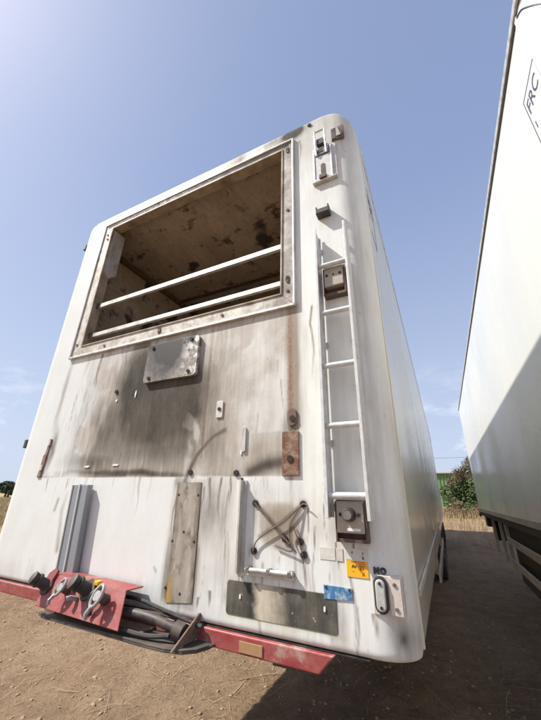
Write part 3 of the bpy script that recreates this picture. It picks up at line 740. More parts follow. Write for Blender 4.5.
# inner left jamb plate with the angled lower end
b = NB(); prism(b, [(.006, 3.84), (.110, 3.84), (.110, 3.42), (.05, 3.36), (.006, 3.40)], 'x', OX0 + .0095, OX0 + .014); obj('jamb_plate', b, M['alu'], T1)

# cover plate under the opening
def mat_plate():
    k = NM('sooty_cover_plate'); n = k.noise(7, 7, .65); f = k.noise(60, 5, .7)
    sep = k.n('ShaderNodeSeparateXYZ'); k.l(k.coord(), sep.inputs[0])
    ex = k.math('MULTIPLY', k.math('ABSOLUTE', k.math('ADD', sep.outputs[0], 1.38)), 3.6); ez = k.math('MULTIPLY', k.math('SUBTRACT', 2.57, sep.outputs[2]), 4.2)
    e = k.math('ADD', k.math('ADD', ex, ez), k.math('MULTIPLY', k.math('SUBTRACT', n, .5), 1.6))
    b = k.mix(k.rng(e, .7, 1.4), (.035, .031, .027), k.mix(k.rng(f, .4, .65), (.27, .245, .21), (.17, .15, .125)))
    rg = k.math('MULTIPLY', k.rng(sep.outputs[0], -1.27, -1.19), k.rng(k.noise(20, 6, .7), .47, .56)); b = k.mix(rg, b, (.58, .56, .52))
    k.col(b); k.set(Roughness=.6, Metallic=.25); k.bump(f, .15, .003); return k.m
b = NB(); prism(b, rrect(-1.540, 2.318, -1.140, 2.570, .022), 'y', -.022, -.001); cp = obj('cover_plate', b, mat_plate(), T1, bev=.002)
for q in [(-1.496, 2.545), (-1.195, 2.548), (-1.494, 2.345), (-1.193, 2.347)]:
    b = NB(); cyl(b, (q[0], -.029, q[1]), (q[0], -.021, q[1]), .011, 6); obj('bolt', b, M['hole'], cp)
# small slotted plates / chips of bare white
for (x0, z0, x1, z1) in [(-.988, 2.066, -.948, 2.152)]:
    b = NB(); prism(b, rrect(x0, z0, x1, z1, .006), 'y', -.007, -.001); w_ = obj('bolt_plate', b, M['plate'], T1, bev=.001)
    b = NB(); cyl(b, (-.968, -.012, 2.11), (-.968, -.006, 2.11), .010, 6); obj('bolt', b, M['hole'], w_)
b = NB(); prism(b, stadium(-.566, 2.036, .044, .080), 'y', -.010, -.001); w_ = obj('bolt_plate', b, M['rustd'], T1, bev=.001)
b = NB(); cyl(b, (-.562, -.014, 2.028), (-.562, -.008, 2.028), .014, 12); obj('bolt', b, M['hole'], w_)
b = NB(); box(b, (-.614, -.009, 1.784), (-.534, -.001, 1.972)); w_ = obj('rusty_plate', b, M['rust'], T1, bev=.002)
b = NB(); cyl(b, (-.574, -.013, 1.853), (-.574, -.008, 1.853), .015, 12); obj('bolt', b, M['hole'], w_)
b = NB(); prism(b, [(-2.372, 1.786), (-2.336, 1.786), (-2.318, 2.03), (-2.336, 2.03)], 'y', -.008, -.001); w_ = obj('rusty_plate', b, M['rust'], T1, bev=.002)
for q in [(-2.318 - .012, 2.005), (-2.346, 1.845)]:
    b = NB(); prism(b, stadium(q[0], q[1], .018, .035), 'y', -.012, -.0075); obj('bolt', b, M['plate'], w_)
b = NB(); prism(b, stadium(-.814, 1.95, .022, .12), 'y', -.009, -.001); obj('slot_plate', b, M['alu'], T1, bev=.001)
for (cx_, cz_, w, h) in [(-1.784, 2.303, .030, .020), (-1.762, 2.240, .018, .020), (-1.602, 2.265, .012, .05), (-1.905, 1.845, .055, .013), (-1.660, 1.850, .055, .013), (-.828, 1.89, .012, .03)]:
    b = NB(); pts = [(cx_ + w / 2 * math.cos(t) * random.uniform(.7, 1.1), cz_ + h / 2 * math.sin(t) * random.uniform(.7, 1.1)) for t in [k * math.pi / 6 for k in range(12)]]
    prism(b, pts, 'y', -.004, -.001); obj('paint_flake', b, M['white'], T1)
for (cx_, cz_) in [(-1.114, 1.804), (-.847, 1.798), (-.815, 1.772), (-.740, 1.673), (-.520, 1.675), (-.740, 1.493), (-.521, 1.496), (-.534, 1.540), (-1.115, 1.541), (-1.10, 1.302),
                   (-1.17, 1.70), (-1.052, 1.70), (-1.176, 1.50), (-1.05, 1.505), (-1.185, 1.315), (-.43, 4.0), (-1.78, 2.30), (-.60, 1.545)]:
    r0 = .013 if (cz_ < 1.70 and cz_ > 1.48 and cx_ > -.8) or cz_ > 1.79 else .006
    b = NB(); cyl(b, (cx_, -.008 if r0 > .01 else -.004, cz_), (cx_, .004, cz_), r0, 10); obj('bolt_stub', b, M['hole'], T1)
# twisted wires forming the cross
for pts in ([(-.740, -.01, 1.673), (-.69, -.011, 1.63), (-.62, -.012, 1.565), (-.575, -.012, 1.53)], [(-.520, -.01, 1.675), (-.60, -.014, 1.61), (-.67, -.014, 1.57), (-.725, -.012, 1.53), (-.74, -.01, 1.493)],
            [(-.53, -.01, 1.665), (-.565, -.02, 1.61), (-.578, -.015, 1.56), (-.56, -.02, 1.52), (-.58, -.01, 1.505), (-.64, -.01, 1.52)], [(-.52, -.01, 1.675), (-.505, -.015, 1.675), (-.495, -.018, 1.670)],
            [(-.565, -.01, 1.60), (-.545, -.015, 1.56), (-.521, -.01, 1.496)]):
    b = NB(); tube(b, bez(pts, 8), .0028, 6); obj('wire', b, M['rustd'], T1, True)
# centre strip (raised plate)
b = NB(); prism(b, [(-1.186, 1.757), (-1.040, 1.757), (-1.032, 1.277), (-1.172, 1.262)], 'y', -.003, -.001)
def mat_strip():
    k = NM('weathered_strip'); n = k.noise(14, 7, .7, (1.2, 1, .3)); f = k.noise(17, 7, .7, (1, 1, .6))
    b = k.mix(k.rng(n, .35, .65), (.44, .395, .33), (.27, .225, .17)); b = k.mix(k.rng(f, .50, .66, 0, .85), b, (.08, .06, .045))
    sep = k.n('ShaderNodeSeparateXYZ'); k.l(k.coord(), sep.inputs[0]); e_ = k.math('MULTIPLY', k.math('ABSOLUTE', k.math('ADD', sep.outputs[0], 1.108)), 14.0)
    b = k.mix(k.math('MULTIPLY', k.rng(k.math('ADD', e_, k.math('MULTIPLY', k.math('SUBTRACT', n, .5), 1.2)), .55, 1.05), .75), b, (.10, .075, .055))
    b = k.mix(k.math('MULTIPLY', k.rng(sep.outputs[0], -1.13, -1.165), k.rng(sep.outputs[2], 1.38, 1.30)), b, (.42, .27, .06)); k.col(b); k.set(Roughness=.7); return k.m
obj('patch_strip', b, mat_strip(), T1)
# grey double profile at the left
b = NB()
def lean(t): return -1.925 + .030 * t          # t 0 top .. 1 bottom
for (dx0, dx1, y0_, mt_, nm) in ((0, .060, -.045, M['greyp'], 'profile_face'), (.066, .128, -.045, M['greyp'], 'profile_face')):
    b = NB(); n = 1
    prism(b, [(lean(0) + dx0, 1.742), (lean(0) + dx1, 1.742), (lean(1) + dx1, 1.262), (lean(1) + dx0, 1.262)], 'y', y0_, -.012)
    if dx0 == 0: gp = obj('grey_profile', b, mt_, T1, bev=.003)
    else: obj(nm, b, mt_, gp, bev=.003)
b = NB(); prism(b, [(lean(0) + .058, 1.744), (lean(0) + .068, 1.744), (lean(1) + .068, 1.262), (lean(1) + .058, 1.262)], 'y', -.052, -.010); obj('profile_lip', b, M['greyl'], gp)
b = NB(); prism(b, [(lean(0) - .006, 1.740), (lean(0) + .002, 1.740), (lean(1) + .002, 1.262), (lean(1) - .006, 1.262)], 'y', -.050, -.010); obj('profile_lip', b, M['greyl'], gp)
b = NB(); box(b, (-1.915, -.013, 1.30), (-1.80, -.001, 1.72)); obj('profile_base', b, M['alu'], gp)
# thin upright channel and the round handle bar
b = NB(); prism(b, [(-.822, -.001), (-.786, -.001), (-.786, -.008), (-.800, -.008), (-.800, -.034), (-.808, -.034), (-.808, -.008), (-.822, -.008)], 'z', 1.412, 1.765)
obj('upright_channel', b, M['alu'], T1)
b = NB(); cyl(b, (-.765, -.022, 1.428), (-.560, -.022, 1.431), .0085, 14); hb = obj('handle_bar', b, M['alu'], T1, True)
for xx in (-.755, -.662, -.572):
    b = NB(); box(b, (xx - .008, -.031, 1.419), (xx + .008, -.001, 1.439)); obj('handle_clip', b, M['steel'], hb, bev=.002)
b = NB(); box(b, (-.765, -.012, 1.408), (-.560, -.001, 1.420)); obj('handle_base', b, M['alu'], hb)
# low stained plate outline
b = NB(); prism(b, rrect(-.860, 1.266, -.402, 1.380, .012), 'y', -.0022, -.0008)
k = NM('burnt_number_plate_patch'); 
sepx = k.n('ShaderNodeSeparateXYZ'); k.l(k.coord(), sepx.inputs[0]); nn = k.noise(18, 7, .7, (1.3, 1, .3)); n2 = k.noise(9, 6, .6)
xw = k.math('ADD', sepx.outputs[0], k.math('MULTIPLY', k.math('SUBTRACT', n2, .5), .14))
e = k.math('ADD', k.rng(xw, -.715, -.775), k.rng(xw, -.665, -.57)); e = k.math('MINIMUM', k.math('MULTIPLY', e, 1.25), 1.0)
cc = k.mix(k.rng(nn, .35, .65), (.56, .50, .39), (.40, .34, .25)); cc = k.mix(k.math('MULTIPLY', e, k.rng(nn, .25, .55, .8, 1)), cc, k.mix(k.rng(n2, .35, .65), (.030, .028, .023), (.10, .09, .068)))
cc = k.mix(k.math('MULTIPLY', k.rng(k.noise(55, 4, .7), .66, .70), .8), cc, (.6, .56, .46)); k.col(cc); k.set(Roughness=.75)
obj('stained_plate', b, k.m, T1)
for (cx_, cz_) in [(-.795, 1.330), (-.445, 1.335)]:
    b = NB(); prism(b, stadium(cx_, cz_, .007, .016), 'y', -.006, -.001); obj('paint_flake', b, M['white'], T1)

# --- ladder
b = NB(); prism(b, [(-.404, -.088), (-.390, -.088), (-.390, -.084), (-.399, -.084), (-.399, -.014), (-.390, -.014), (-.390, -.010), (-.404, -.010)], 'z', 1.632, 3.005)
ld = obj('ladder', b, M['ladder'], T1, bev=.0015)
ld['label'] = 'slim aluminium ladder with five rungs fixed to the front wall'
ld.name = 'ladder_rail'
lad = bpy.data.objects.new('ladder', None); COL.objects.link(lad); lad.parent = T1; lad.matrix_parent_inverse = Matrix.Translation(LOC[T1.name]).inverted(); LOC[lad.name] = Vector((0, 0, 0))
del ld['label']
ld.parent = lad; ld.matrix_parent_inverse = Matrix.Identity(4)
b = NB(); prism(b, [(-.240, -.088), (-.252, -.088), (-.252, -.084), (-.245, -.084), (-.245, -.014), (-.252, -.014), (-.252, -.010), (-.240, -.010)], 'z', 1.628, 3.000); obj('ladder_rail', b, M['ladder'], lad, bev=.0015)
for zc in (2.769, 2.498, 2.232, 1.971, 1.709):
    b = NB(); cyl(b, (-.398, -.066, zc), (-.246, -.066, zc), .0125, 14); obj('rung', b, M['ladder'], lad, True)
for zc, xx in [(2.9, -.386), (2.35, -.386), (1.9, -.386), (1.66, -.386), (2.9, -.254), (2.35, -.254), (1.9, -.254), (1.66, -.254)]:
    b = NB(); box(b, (xx - .012, -.0125, zc), (xx + .006, -.001 if xx < -.3 else .010, zc + .022)); obj('standoff', b, M['alu'], lad)
# lamp boxes behind the ladder
def lampbox(x0, x1, z0, z1, dz, knob):
    b = NB(); box(b, (x0, -.050, z0), (x1, -.012, z1)); t = obj('junction_box', b, M['boxb'], T1, bev=.004)
    b = NB(); box(b, (x0 - .006, -.012, z0 - dz), (x1 + .008, -.001, z1 + .004)); prism(b, [(x1 + .002, z0 - dz), (x1 + .008, z0 - dz), (x1 + .008, z1), (x1 + .002, z1)], 'y', -.045, -.011)
    prism(b, [(x0 - .006, z0 - dz), (x0 - .001, z0 - dz), (x0 - .001, z1), (x0 - .006, z1)], 'y', -.045, -.011)
    box(b, (x0 - .001, -.040, z0 - dz), (x1 + .002, -.011, z0 - dz + .012)); obj('box_bracket', b, M['boxd'], t)
    xm = (x0 + x1) / 2; zm = (z0 + z1) / 2 + .008
    for dx in (-.033, .033):
        b = NB(); cyl(b, (xm + dx, -.054, zm), (xm + dx, -.049, zm), .0065, 10); obj('screw', b, M['hole'], t)
    if knob:
        b = NB(); cyl(b, (xm, -.085, zm), (xm, -.049, zm), .021, 20, .024); obj('knob', b, M['blackm'], t, True, bev=.002)
        b = NB(); cyl(b, (xm, -.087, zm), (xm, -.0845, zm), .015, 18); obj('knob_face', b, M['steel'], t, True)
        b = NB(); box(b, (x1 - .062, -.0525, z0 + .008), (x1 - .014, -.0495, z0 + .017)); obj('paint_mark', b, M['white'], t)
    else:
        b = NB(); cyl(b, (xm, -.054, zm), (xm, -.049, zm), .004, 8); obj('screw', b, M['hole'], t)
lampbox(-.372, -.276, 2.652, 2.765, .045, False)
lampbox(-.372, -.272, 1.584, 1.690, .030, True)
# black bracket above the ladder
b = NB(); prism(b, [(-.400, 3.147), (-.326, 3.147), (-.326, 3.196), (-.334, 3.196), (-.334, 3.178), (-.392, 3.178), (-.392, 3.196), (-.400, 3.196)], 'y', -.050, -.001); obj('top_bracket', b, M['black'], T1, bev=.002)
# latch / lifting handle at the top
b = NB(); prism(b, rrect(-.413, 3.425, -.268, 3.715, .012), 'y', -.010, -.001); hp = obj('handle_plate', b, M['plate'], T1, bev=.002)
hp['label'] = 'pale plate with folding bright steel handle near the top corner'
b = NB(); ring(b, -.408, -.292, 3.432, 3.712, -.398, -.302, 3.445, 3.700, -.022, -.009); obj('handle_surround', b, M['bright'], hp, bev=.002)
b = NB(); prism(b, rrect(-.396, 3.447, -.304, 3.640, .004), 'y', -.018, -.010); obj('handle_tongue', b, M['ladder'], hp, bev=.002)
b = NB(); tube(b, [(-.385, -.028, 3.640), (-.385, -.045, 3.73), (-.385, -.050, 3.82), (-.322, -.050, 3.82), (-.322, -.045, 3.73), (-.322, -.028, 3.640)], .006, 8); obj('handle_loop', b, M['bright'], hp, True)
b = NB(); box(b, (-.379, -.040, 3.715), (-.328, -.005, 3.768)); obj('handle_pocket', b, M['blackm'], hp, bev=.003)
b = NB(); box(b, (-.393, -.026, 3.642), (-.307, -.017, 3.695)); obj('hinge_block', b, M['steel'], hp, bev=.003)
for kx in (-.376, -.352, -.328):
    b = NB(); cyl(b, (kx, -.030, 3.668), (kx, -.025, 3.668), .007, 8); obj('rivet', b, M['blackm'], hp)
b = NB(); prism(b, stadium(-.350, 3.520, .026, .085), 'y', -.021, -.0175); obj('keyhole', b, M['blackm'], hp)
b = NB(); box(b, (-.374, -.034, 3.432), (-.330, -.016, 3.462)); obj('catch', b, M['rustd'], hp, bev=.003)
b = NB(); box(b, (-.418, -.026, 3.418), (-.270, -.001, 3.427)); obj('lower_lip', b, M['alu'], hp, bev=.002)
# top corner lamp
b = NB(); box(b, (-.290, -.010, 3.742), (-.212, .010, 3.850)); tl = obj('corner_lamp', b, M['rustd'], T1, bev=.003)
b = NB(); box(b, (-.285, -.013, 3.748), (-.262, -.009, 3.844)); obj('lamp_socket', b, M['blackm'], tl)
b = NB(); prism(b, [(-.258, 3.835), (-.245, 3.835), (-.230, 3.76), (-.258, 3.76)], 'y', -.016, -.009); obj('broken_lens', b, M['lens'], tl)
b = NB(); prism(b, [(-.240, 3.83), (-.225, 3.80), (-.220, 3.76), (-.228, 3.75)], 'y', -.014, -.009); obj('broken_lens', b, M['blackm'], tl)
# bottom marker lamp in its recess
b = NB(); box(b, (-.272, -.004, 1.344), (-.172, .040, 1.458)); lr = obj('lamp_recess', b, M['plate'], T1, bev=.002)
b = NB(); prism(b, stadium(-.243, 1.403, .046, .108), 'y', -.016, -.003); mk = obj('marker_lamp', b, M['black'], lr, bev=.003)
b = NB(); prism(b, stadium(-.243, 1.403, .032, .092), 'y', -.024, -.015); obj('lamp_lens', b, M['lens'], lr, True, bev=.004)
for dz in (-.034, .034):
    b = NB(); cyl(b, (-.243, -.0275, 1.403 + dz), (-.243, -.023, 1.403 + dz), .005, 8); obj('screw', b, M['hole'], lr)
b = NB(); box(b, (-.216, -.008, 1.350), (-.178, .030, 1.452)); pb = obj('lamp_plate', b, simple('alu_plate_bare', (.62, .57, .52), .4, .2, (.45, .38, .32), 30, .6), lr)
for dz in (-.034, .034):
    b = NB(); cyl(b, (-.197, -.012, 1.401 + dz), (-.197, -.007, 1.401 + dz), .006, 8); obj('screw', b, M['rustd'], lr)

# --- stickers and lettering
def text(body, size, x, z, y, mat, parent, name='lettering', axis='front', ext=.0004, bold=0.0, sx=1.0):
    cu_ = bpy.data.curves.new(name, 'FONT'); cu_.body = body; cu_.size = size; cu_.extrude = ext; cu_.offset = bold
    cu_.align_x = 'LEFT'
    to = bpy.data.objects.new('tmp', cu_); COL.objects.link(to)
    dg = bpy.context.evaluated_depsgraph_get(); me = bpy.data.meshes.new_from_object(to.evaluated_get(dg))
    bpy.data.objects.remove(to, do_unlink=True)
    for v in me.vertices:
        a, c, w = v.co.x * sx, v.co.y, v.co.z
        if axis == 'front': v.co = (x + a, y - w, z + c)              # read from -y
        elif axis == 'left': v.co = (y - w, x - a, z + c)             # on a face looking towards -x, reading far to near
        else: v.co = (y + w, x + a, z + c)                            # on a face looking towards +x
    me.name = name
    return link(name, me, mat, parent)
b = NB(); box(b, (-.357, -.0025, 1.443), (-.281, -.0008, 1.493)); ys = obj('yellow_sticker', b, M['yellow'], T1)
text('Av', .014, -.338, 1.472, -.0028, M['ink'], ys, bold=.0006); text('--', .012, -.338, 1.458, -.0028, M['ink'], ys)
text('21', .018, -.312, 1.467, -.0028, M['redink'], ys, bold=.0006); text('%', .014, -.304, 1.450, -.0028, M['redink'], ys, bold=.0004)
b = NB(); box(b, (-.340, -.0034, 1.4895), (-.292, -.0024, 1.4915)); obj('sticker_line', b, M['redink'], ys)
for zz_ in (1.478, 1.484): 
    b = NB(); box(b, (-.314, -.0034, zz_), (-.290, -.0024, zz_ + .0018)); obj('sticker_line', b, M['redink'], ys)
b = NB(); prism(b, [(-.446, 1.408), (-.343, 1.407), (-.345, 1.372), (-.444, 1.366)], 'y', -.004, -.0008); bs = obj('blue_plate', b, M['blue'], T1)
for q in ((-.437, 1.402), (-.352, 1.402)):
    b = NB(); cyl(b, (q[0], -.007, q[1]), (q[0], -.003, q[1]), .004, 6); obj('rivet', b, M['hole'], bs)
b = NB(); box(b, (-.456, -.0018, 1.488), (-.398, -.0006, 1.528)); obj('faded_label', b, M['clear'], T1)
b = NB(); box(b, (-.394, -.0028, 1.488), (-.369, -.0006, 1.528)); obj('faded_label', b, M['plate'], T1)
b = NB(); box(b, (-.360, -.0022, 1.496), (-.279, -.0006, 1.532)); fl = obj('faded_label', b, M['clear'], T1)
text('4', .014, -.338, 1.514, -.0026, M['ink'], fl); text('T', .013, -.300, 1.512, -.0026, M['ink'], fl); text('k', .013, -.299, 1.500, -.0026, M['ink'], fl, bold=.0006)
text('N', .023, -.262, 1.463, -.0022, M['ink'], T1, bold=.0028); text('O', .023, -.240, 1.463, -.0022, M['ink'], T1, bold=.0030)

# --- class marking on both trailers' sides
def marking(T, xs, yfar, ynear, z0, z1, axis):
    s = 1 if axis == 'right' else -1
    X = xs + s * .0015; t = .005
    b = NB()
    for (ya, yb, za, zb_) in ((ynear, yfar, z1 - t, z1), (ynear, yfar, z0, z0 + t), (ynear, ynear + t, z0 + t, z1 - t), (yfar - t, yfar, z0 + t, z1 - t)):
        box(b, (min(xs + s * .0005, X), ya, za), (max(xs + s * .0005, X), yb, zb_))
    pn = obj('marking_border', b, M['blueink'], T)
    return pn

# --- red front beam under the body with amber reflector
b = NB(); prism(b, [(-2.62, 1.212), (-.413, 1.210), (-.470, 1.150), (-2.55, 1.158)], 'y', -.012, .060); rb = obj('front_beam', b, M['red'], T1, bev=.006, seg=3)
rb['label'] = 'faded red steel beam along the bottom of the front wall'
b = NB(); box(b, (-.783, -.0165, 1.160), (-.684, -.0118, 1.194)); obj('reflector', b, M['reflector'], rb, bev=.001)
b = NB(); box(b, (-2.60, .004, 1.2115), (-.30, .05, 1.2145)); obj('beam_gasket', b, M['black'], rb)
# connector panel on its tray
b = NB()
PTL, PTR, PBR, PBL = Vector((-1.815, -.115, 1.322)), Vector((-1.303, -.115, 1.311)), Vector((-1.255, -.172, 1.192)), Vector((-1.820, -.172, 1.205))
nn_ = (PTR - PTL).cross(PBL - PTL).normalized()
if nn_.y > 0: nn_ = -nn_
vs = [b.verts.new(p) for p in (PTL, PTR, PBR, PBL)] + [b.verts.new(p - nn_ * .006) for p in (PTL, PTR, PBR, PBL)]
for f in ((0, 1, 2, 3), (7, 6, 5, 4), (0, 4, 5, 1), (1, 5, 6, 2), (2, 6, 7, 3), (3, 7, 4, 0)): b.faces.new([vs[i] for i in f])
# folded top flange
q0, q1 = PTL + Vector((0, .0, .002)), PTR + Vector((0, 0, .002)); tmp = [b.verts.new(p) for p in (q0, q1, q1 + Vector((0, .10, -.002)), q0 + Vector((0, .10, -.002)), q0 + Vector((0, 0, -.006)), q1 + Vector((0, 0, -.006)), q1 + Vector((0, .10, -.008)), q0 + Vector((0, .10, -.008)))]
for f in ((0, 1, 2, 3), (7, 6, 5, 4), (0, 4, 5, 1), (1, 5, 6, 2), (2, 6, 7, 3), (3, 7, 4, 0)): b.faces.new([tmp[i] for i in f])
cpn = obj('connector_panel', b, M['red'], T1, bev=.002); cpn['label'] = 'faded red sloping panel carrying the air and electric couplings'
def PP(u, v, h=0.):   # point on the panel, u 0..1 right, v 0..1 down, h out
    a = PTL.lerp(PTR, u); c = PBL.lerp(PBR, u); return a.lerp(c, v) + nn_ * h
# raised left ear
b = NB(); e0 = [PP(-.03, .55, .0), PP(.06, .5, .0), PP(.07, -.12, .0), PP(.02, -.20, .0), PP(-.03, .0, .0)]
A = [b.verts.new(p) for p in e0]; Bv = [b.verts.new(p + nn_ * .012) for p in e0]; b.faces.new(A[::-1]); b.faces.new(Bv)
for i in range(5): b.faces.new((A[i], A[(i + 1) % 5], Bv[(i + 1) % 5], Bv[i]))
obj('panel_ear', b, simple('dark_red_paint', (.26, .035, .035), .5, 0, (.12, .05, .04), 25, .7), cpn)
def socket(u, v, ln, r, lab=None):
    b = NB(); a = PP(u, v, .0); o_ = PP(u, v, ln) + Vector((-.35 * ln, 0, .15 * ln))
    cyl(b, a, a.lerp(o_, .55), r, 18, r * .85); cyl(b, a.lerp(o_, .55), a.lerp(o_, .70), r * 1.15, 18); cyl(b, a.lerp(o_, .70), o_, r * .92, 18, r * 1.05)
    s = obj('electric_socket', b, M['black'], cpn, True, bev=.0015)
    b = NB(); d_ = (o_ - a).normalized(); cyl(b, o_, o_ + d_ * .006, r * 1.1, 18, r * .6); obj('socket_cap', b, M['blackm'], s, True)
    b = NB(); cyl(b, PP(u, v, .001), PP(u, v, .010), r * 1.5, 8); obj('socket_flange', b, M['blackm'], s)
def palm(u, v, s=1.):
    """air coupling: two pale pressed-metal ears on a dark body"""
    b = NB(); c = PP(u, v, .0)
    cyl(b, c, PP(u, v, .045 * s), .020 * s, 16, .016 * s); cp_ = obj('air_coupling', b, M['blackm'], cpn, True)
    ax = (PP(u + .1, v) - PP(u, v)).normalized(); az = (PP(u, v) - PP(u, v + .1)).normalized()
    tl = (ax * .35 + az * .94).normalized(); tp = nn_.cross(tl).normalized()
    c2 = PP(u, v, .050 * s); b = NB(); ri = []
    for k in range(24):
        t = k * 2 * math.pi / 24; ri.append(c2 + tl * math.cos(t) * .036 * s + tp * math.sin(t) * .020 * s)
    tube(b, ri, .0068 * s, 8, True); obj('coupling_ring', b, M['dull'], cp_, True)
    b = NB(); cyl(b, c2 - nn_ * .012, c2 + nn_ * .004, .017 * s, 18); obj('coupling_face', b, M['dull'], cp_, True)
    b = NB(); q = c2 - tl * .034 * s; tube(b, [q, q - tl * .025 * s + nn_ * .006, q - tl * .040 * s - nn_ * .004], .008 * s, 8); obj('coupling_lug', b, M['dull'], cp_, True)
socket(.02, .38, .075, .026); socket(.56, .22, .080, .029)
palm(.31, .36, .95); palm(.80, .35, 1.12)
b = NB(); tube(b, [PP(.47, .52, .004), PP(.45, .55, .03), PP(.43, .62, .04)], .010, 8); obj('coupling_lug', b, M['dull'], cpn, True)
b = NB(); box(b, tuple(PP(.66, -.02, 0) - Vector((.014, .02, .004))), tuple(PP(.66, -.02, 0) + Vector((.014, .008, .014)))); obj('yellow_clip', b, M['yellow'], cpn, bev=.004)
b = NB(); tube(b, bez([PP(.74, .1, .03), PP(.71, .35, .045), PP(.69, .6, .03), PP(.70, .85, .01)], 8), .009, 8); obj('coupling_hose', b, M['black'], cpn, True)
# tray
poly = [(-1.83, .02), (-1.83, -.135), (-1.76, -.155), (-1.10, -.158), (-1.02, -.153), (-.955, -.135), (-.915, -.100), (-.895, -.05), (-.890, .02)]
b = NB(); prism(b, poly, 'z', 1.158, 1.166); prism(b, [(p[0], p[1]) for p in poly[1:8]] + [(p[0] + (.012 if p[0] < -1.5 else -.012), p[1] + .012) for p in poly[7:0:-1]], 'z', 1.166, 1.172)
tr = obj('connector_tray', b, M['chassis'], T1, bev=.002)
b = NB(); prism(b, [(-.165, 1.170), (.0, 1.170), (-.002, 1.250), (-.012, 1.252)], 'x', -.985, -.978); obj('gusset', b, M['rustd'], tr)
b = NB(); box(b, (-1.84, -.10, 1.1665), (-1.20, -.02, 1.176)); obj('tray_plate', b, M['rustd'], tr)
b = NB(); tube(b, bez([(-1.40, -.09, 1.225), (-1.25, -.09, 1.232), (-1.14, -.085, 1.225), (-1.03, -.075, 1.205)], 8), .018, 14); hz = obj('thick_hose', b, M['blackm'], tr, True)
b = NB(); cyl(b, (-1.045, -.077, 1.208), (-1.005, -.072, 1.198), .031, 14); obj('hose_end', b, M['blackm'], hz, True)
b = NB(); tube(b, bez([(-1.45, -.06, 1.27), (-1.30, -.045, 1.268), (-1.15, -.035, 1.245), (-1.02, -.03, 1.225), (-.95, -.03, 1.215)], 8), .008, 8); obj('thin_hose', b, M['black'], tr, True)
b = NB(); tube(b, bez([(-1.35, -.06, 1.225), (-1.22, -.05, 1.232), (-1.12, -.03, 1.225), (-1.08, -.02, 1.215)], 8), .006, 8); obj('thin_hose', b, M['blackm'], tr, True)
b = NB(); tube(b, bez([(-1.5, -.12, 1.19), (-1.3, -.13, 1.185), (-1.15, -.12, 1.18), (-1.05, -.10, 1.19)], 8), .009, 8); obj('thin_hose', b, M['black'], tr, True)
# small marker lamps on the left edge
for zz_, yy in ((1.99, .02), (3.80, .02)):
    b = NB(); box(b, (XL + .010, yy, zz_), (XL + .040, yy + .03, zz_ + .06)); obj('edge_marker', b, M['blackm'], T1, bev=.004)

# --- running gear
def wheel(T, x, y, side, rad=.50, w=.30):
    z0 = rad - .02; b = NB(); n = 40
    prof = [(rad * .60, -w / 2 + .02), (rad * .80, -w / 2), (rad * .95, -w / 2 + .02), (rad, -w / 2 + .06), (rad, w / 2 - .06), (rad * .95, w / 2 - .02), (rad * .80, w / 2), (rad * .60, w / 2 - .02)]
    rings = [[b.verts.new((x + q, y + r * math.cos(2 * math.pi * k / n), z0 + r * math.sin(2 * math.pi * k / n))) for r, q in prof] for k in range(n)]
    for k in range(n):
        A, C = rings[k], rings[(k + 1) % n]
        for j in range(len(prof)): b.faces.new((A[j], A[(j + 1) % len(prof)], C[(j + 1) % len(prof)], C[j]))
    ty = obj('wheel', b, M['tyre'], T, True)
    b = NB(); cyl(b, (x - side * w * .2, y, z0), (x + side * w * .22, y, z0), rad * .60, 32); cyl(b, (x + side * w * .22, y, z0), (x + side * w * .38, y, z0), .14, 20, .11)
    rim = obj('rim', b, M['rim'], ty, True)
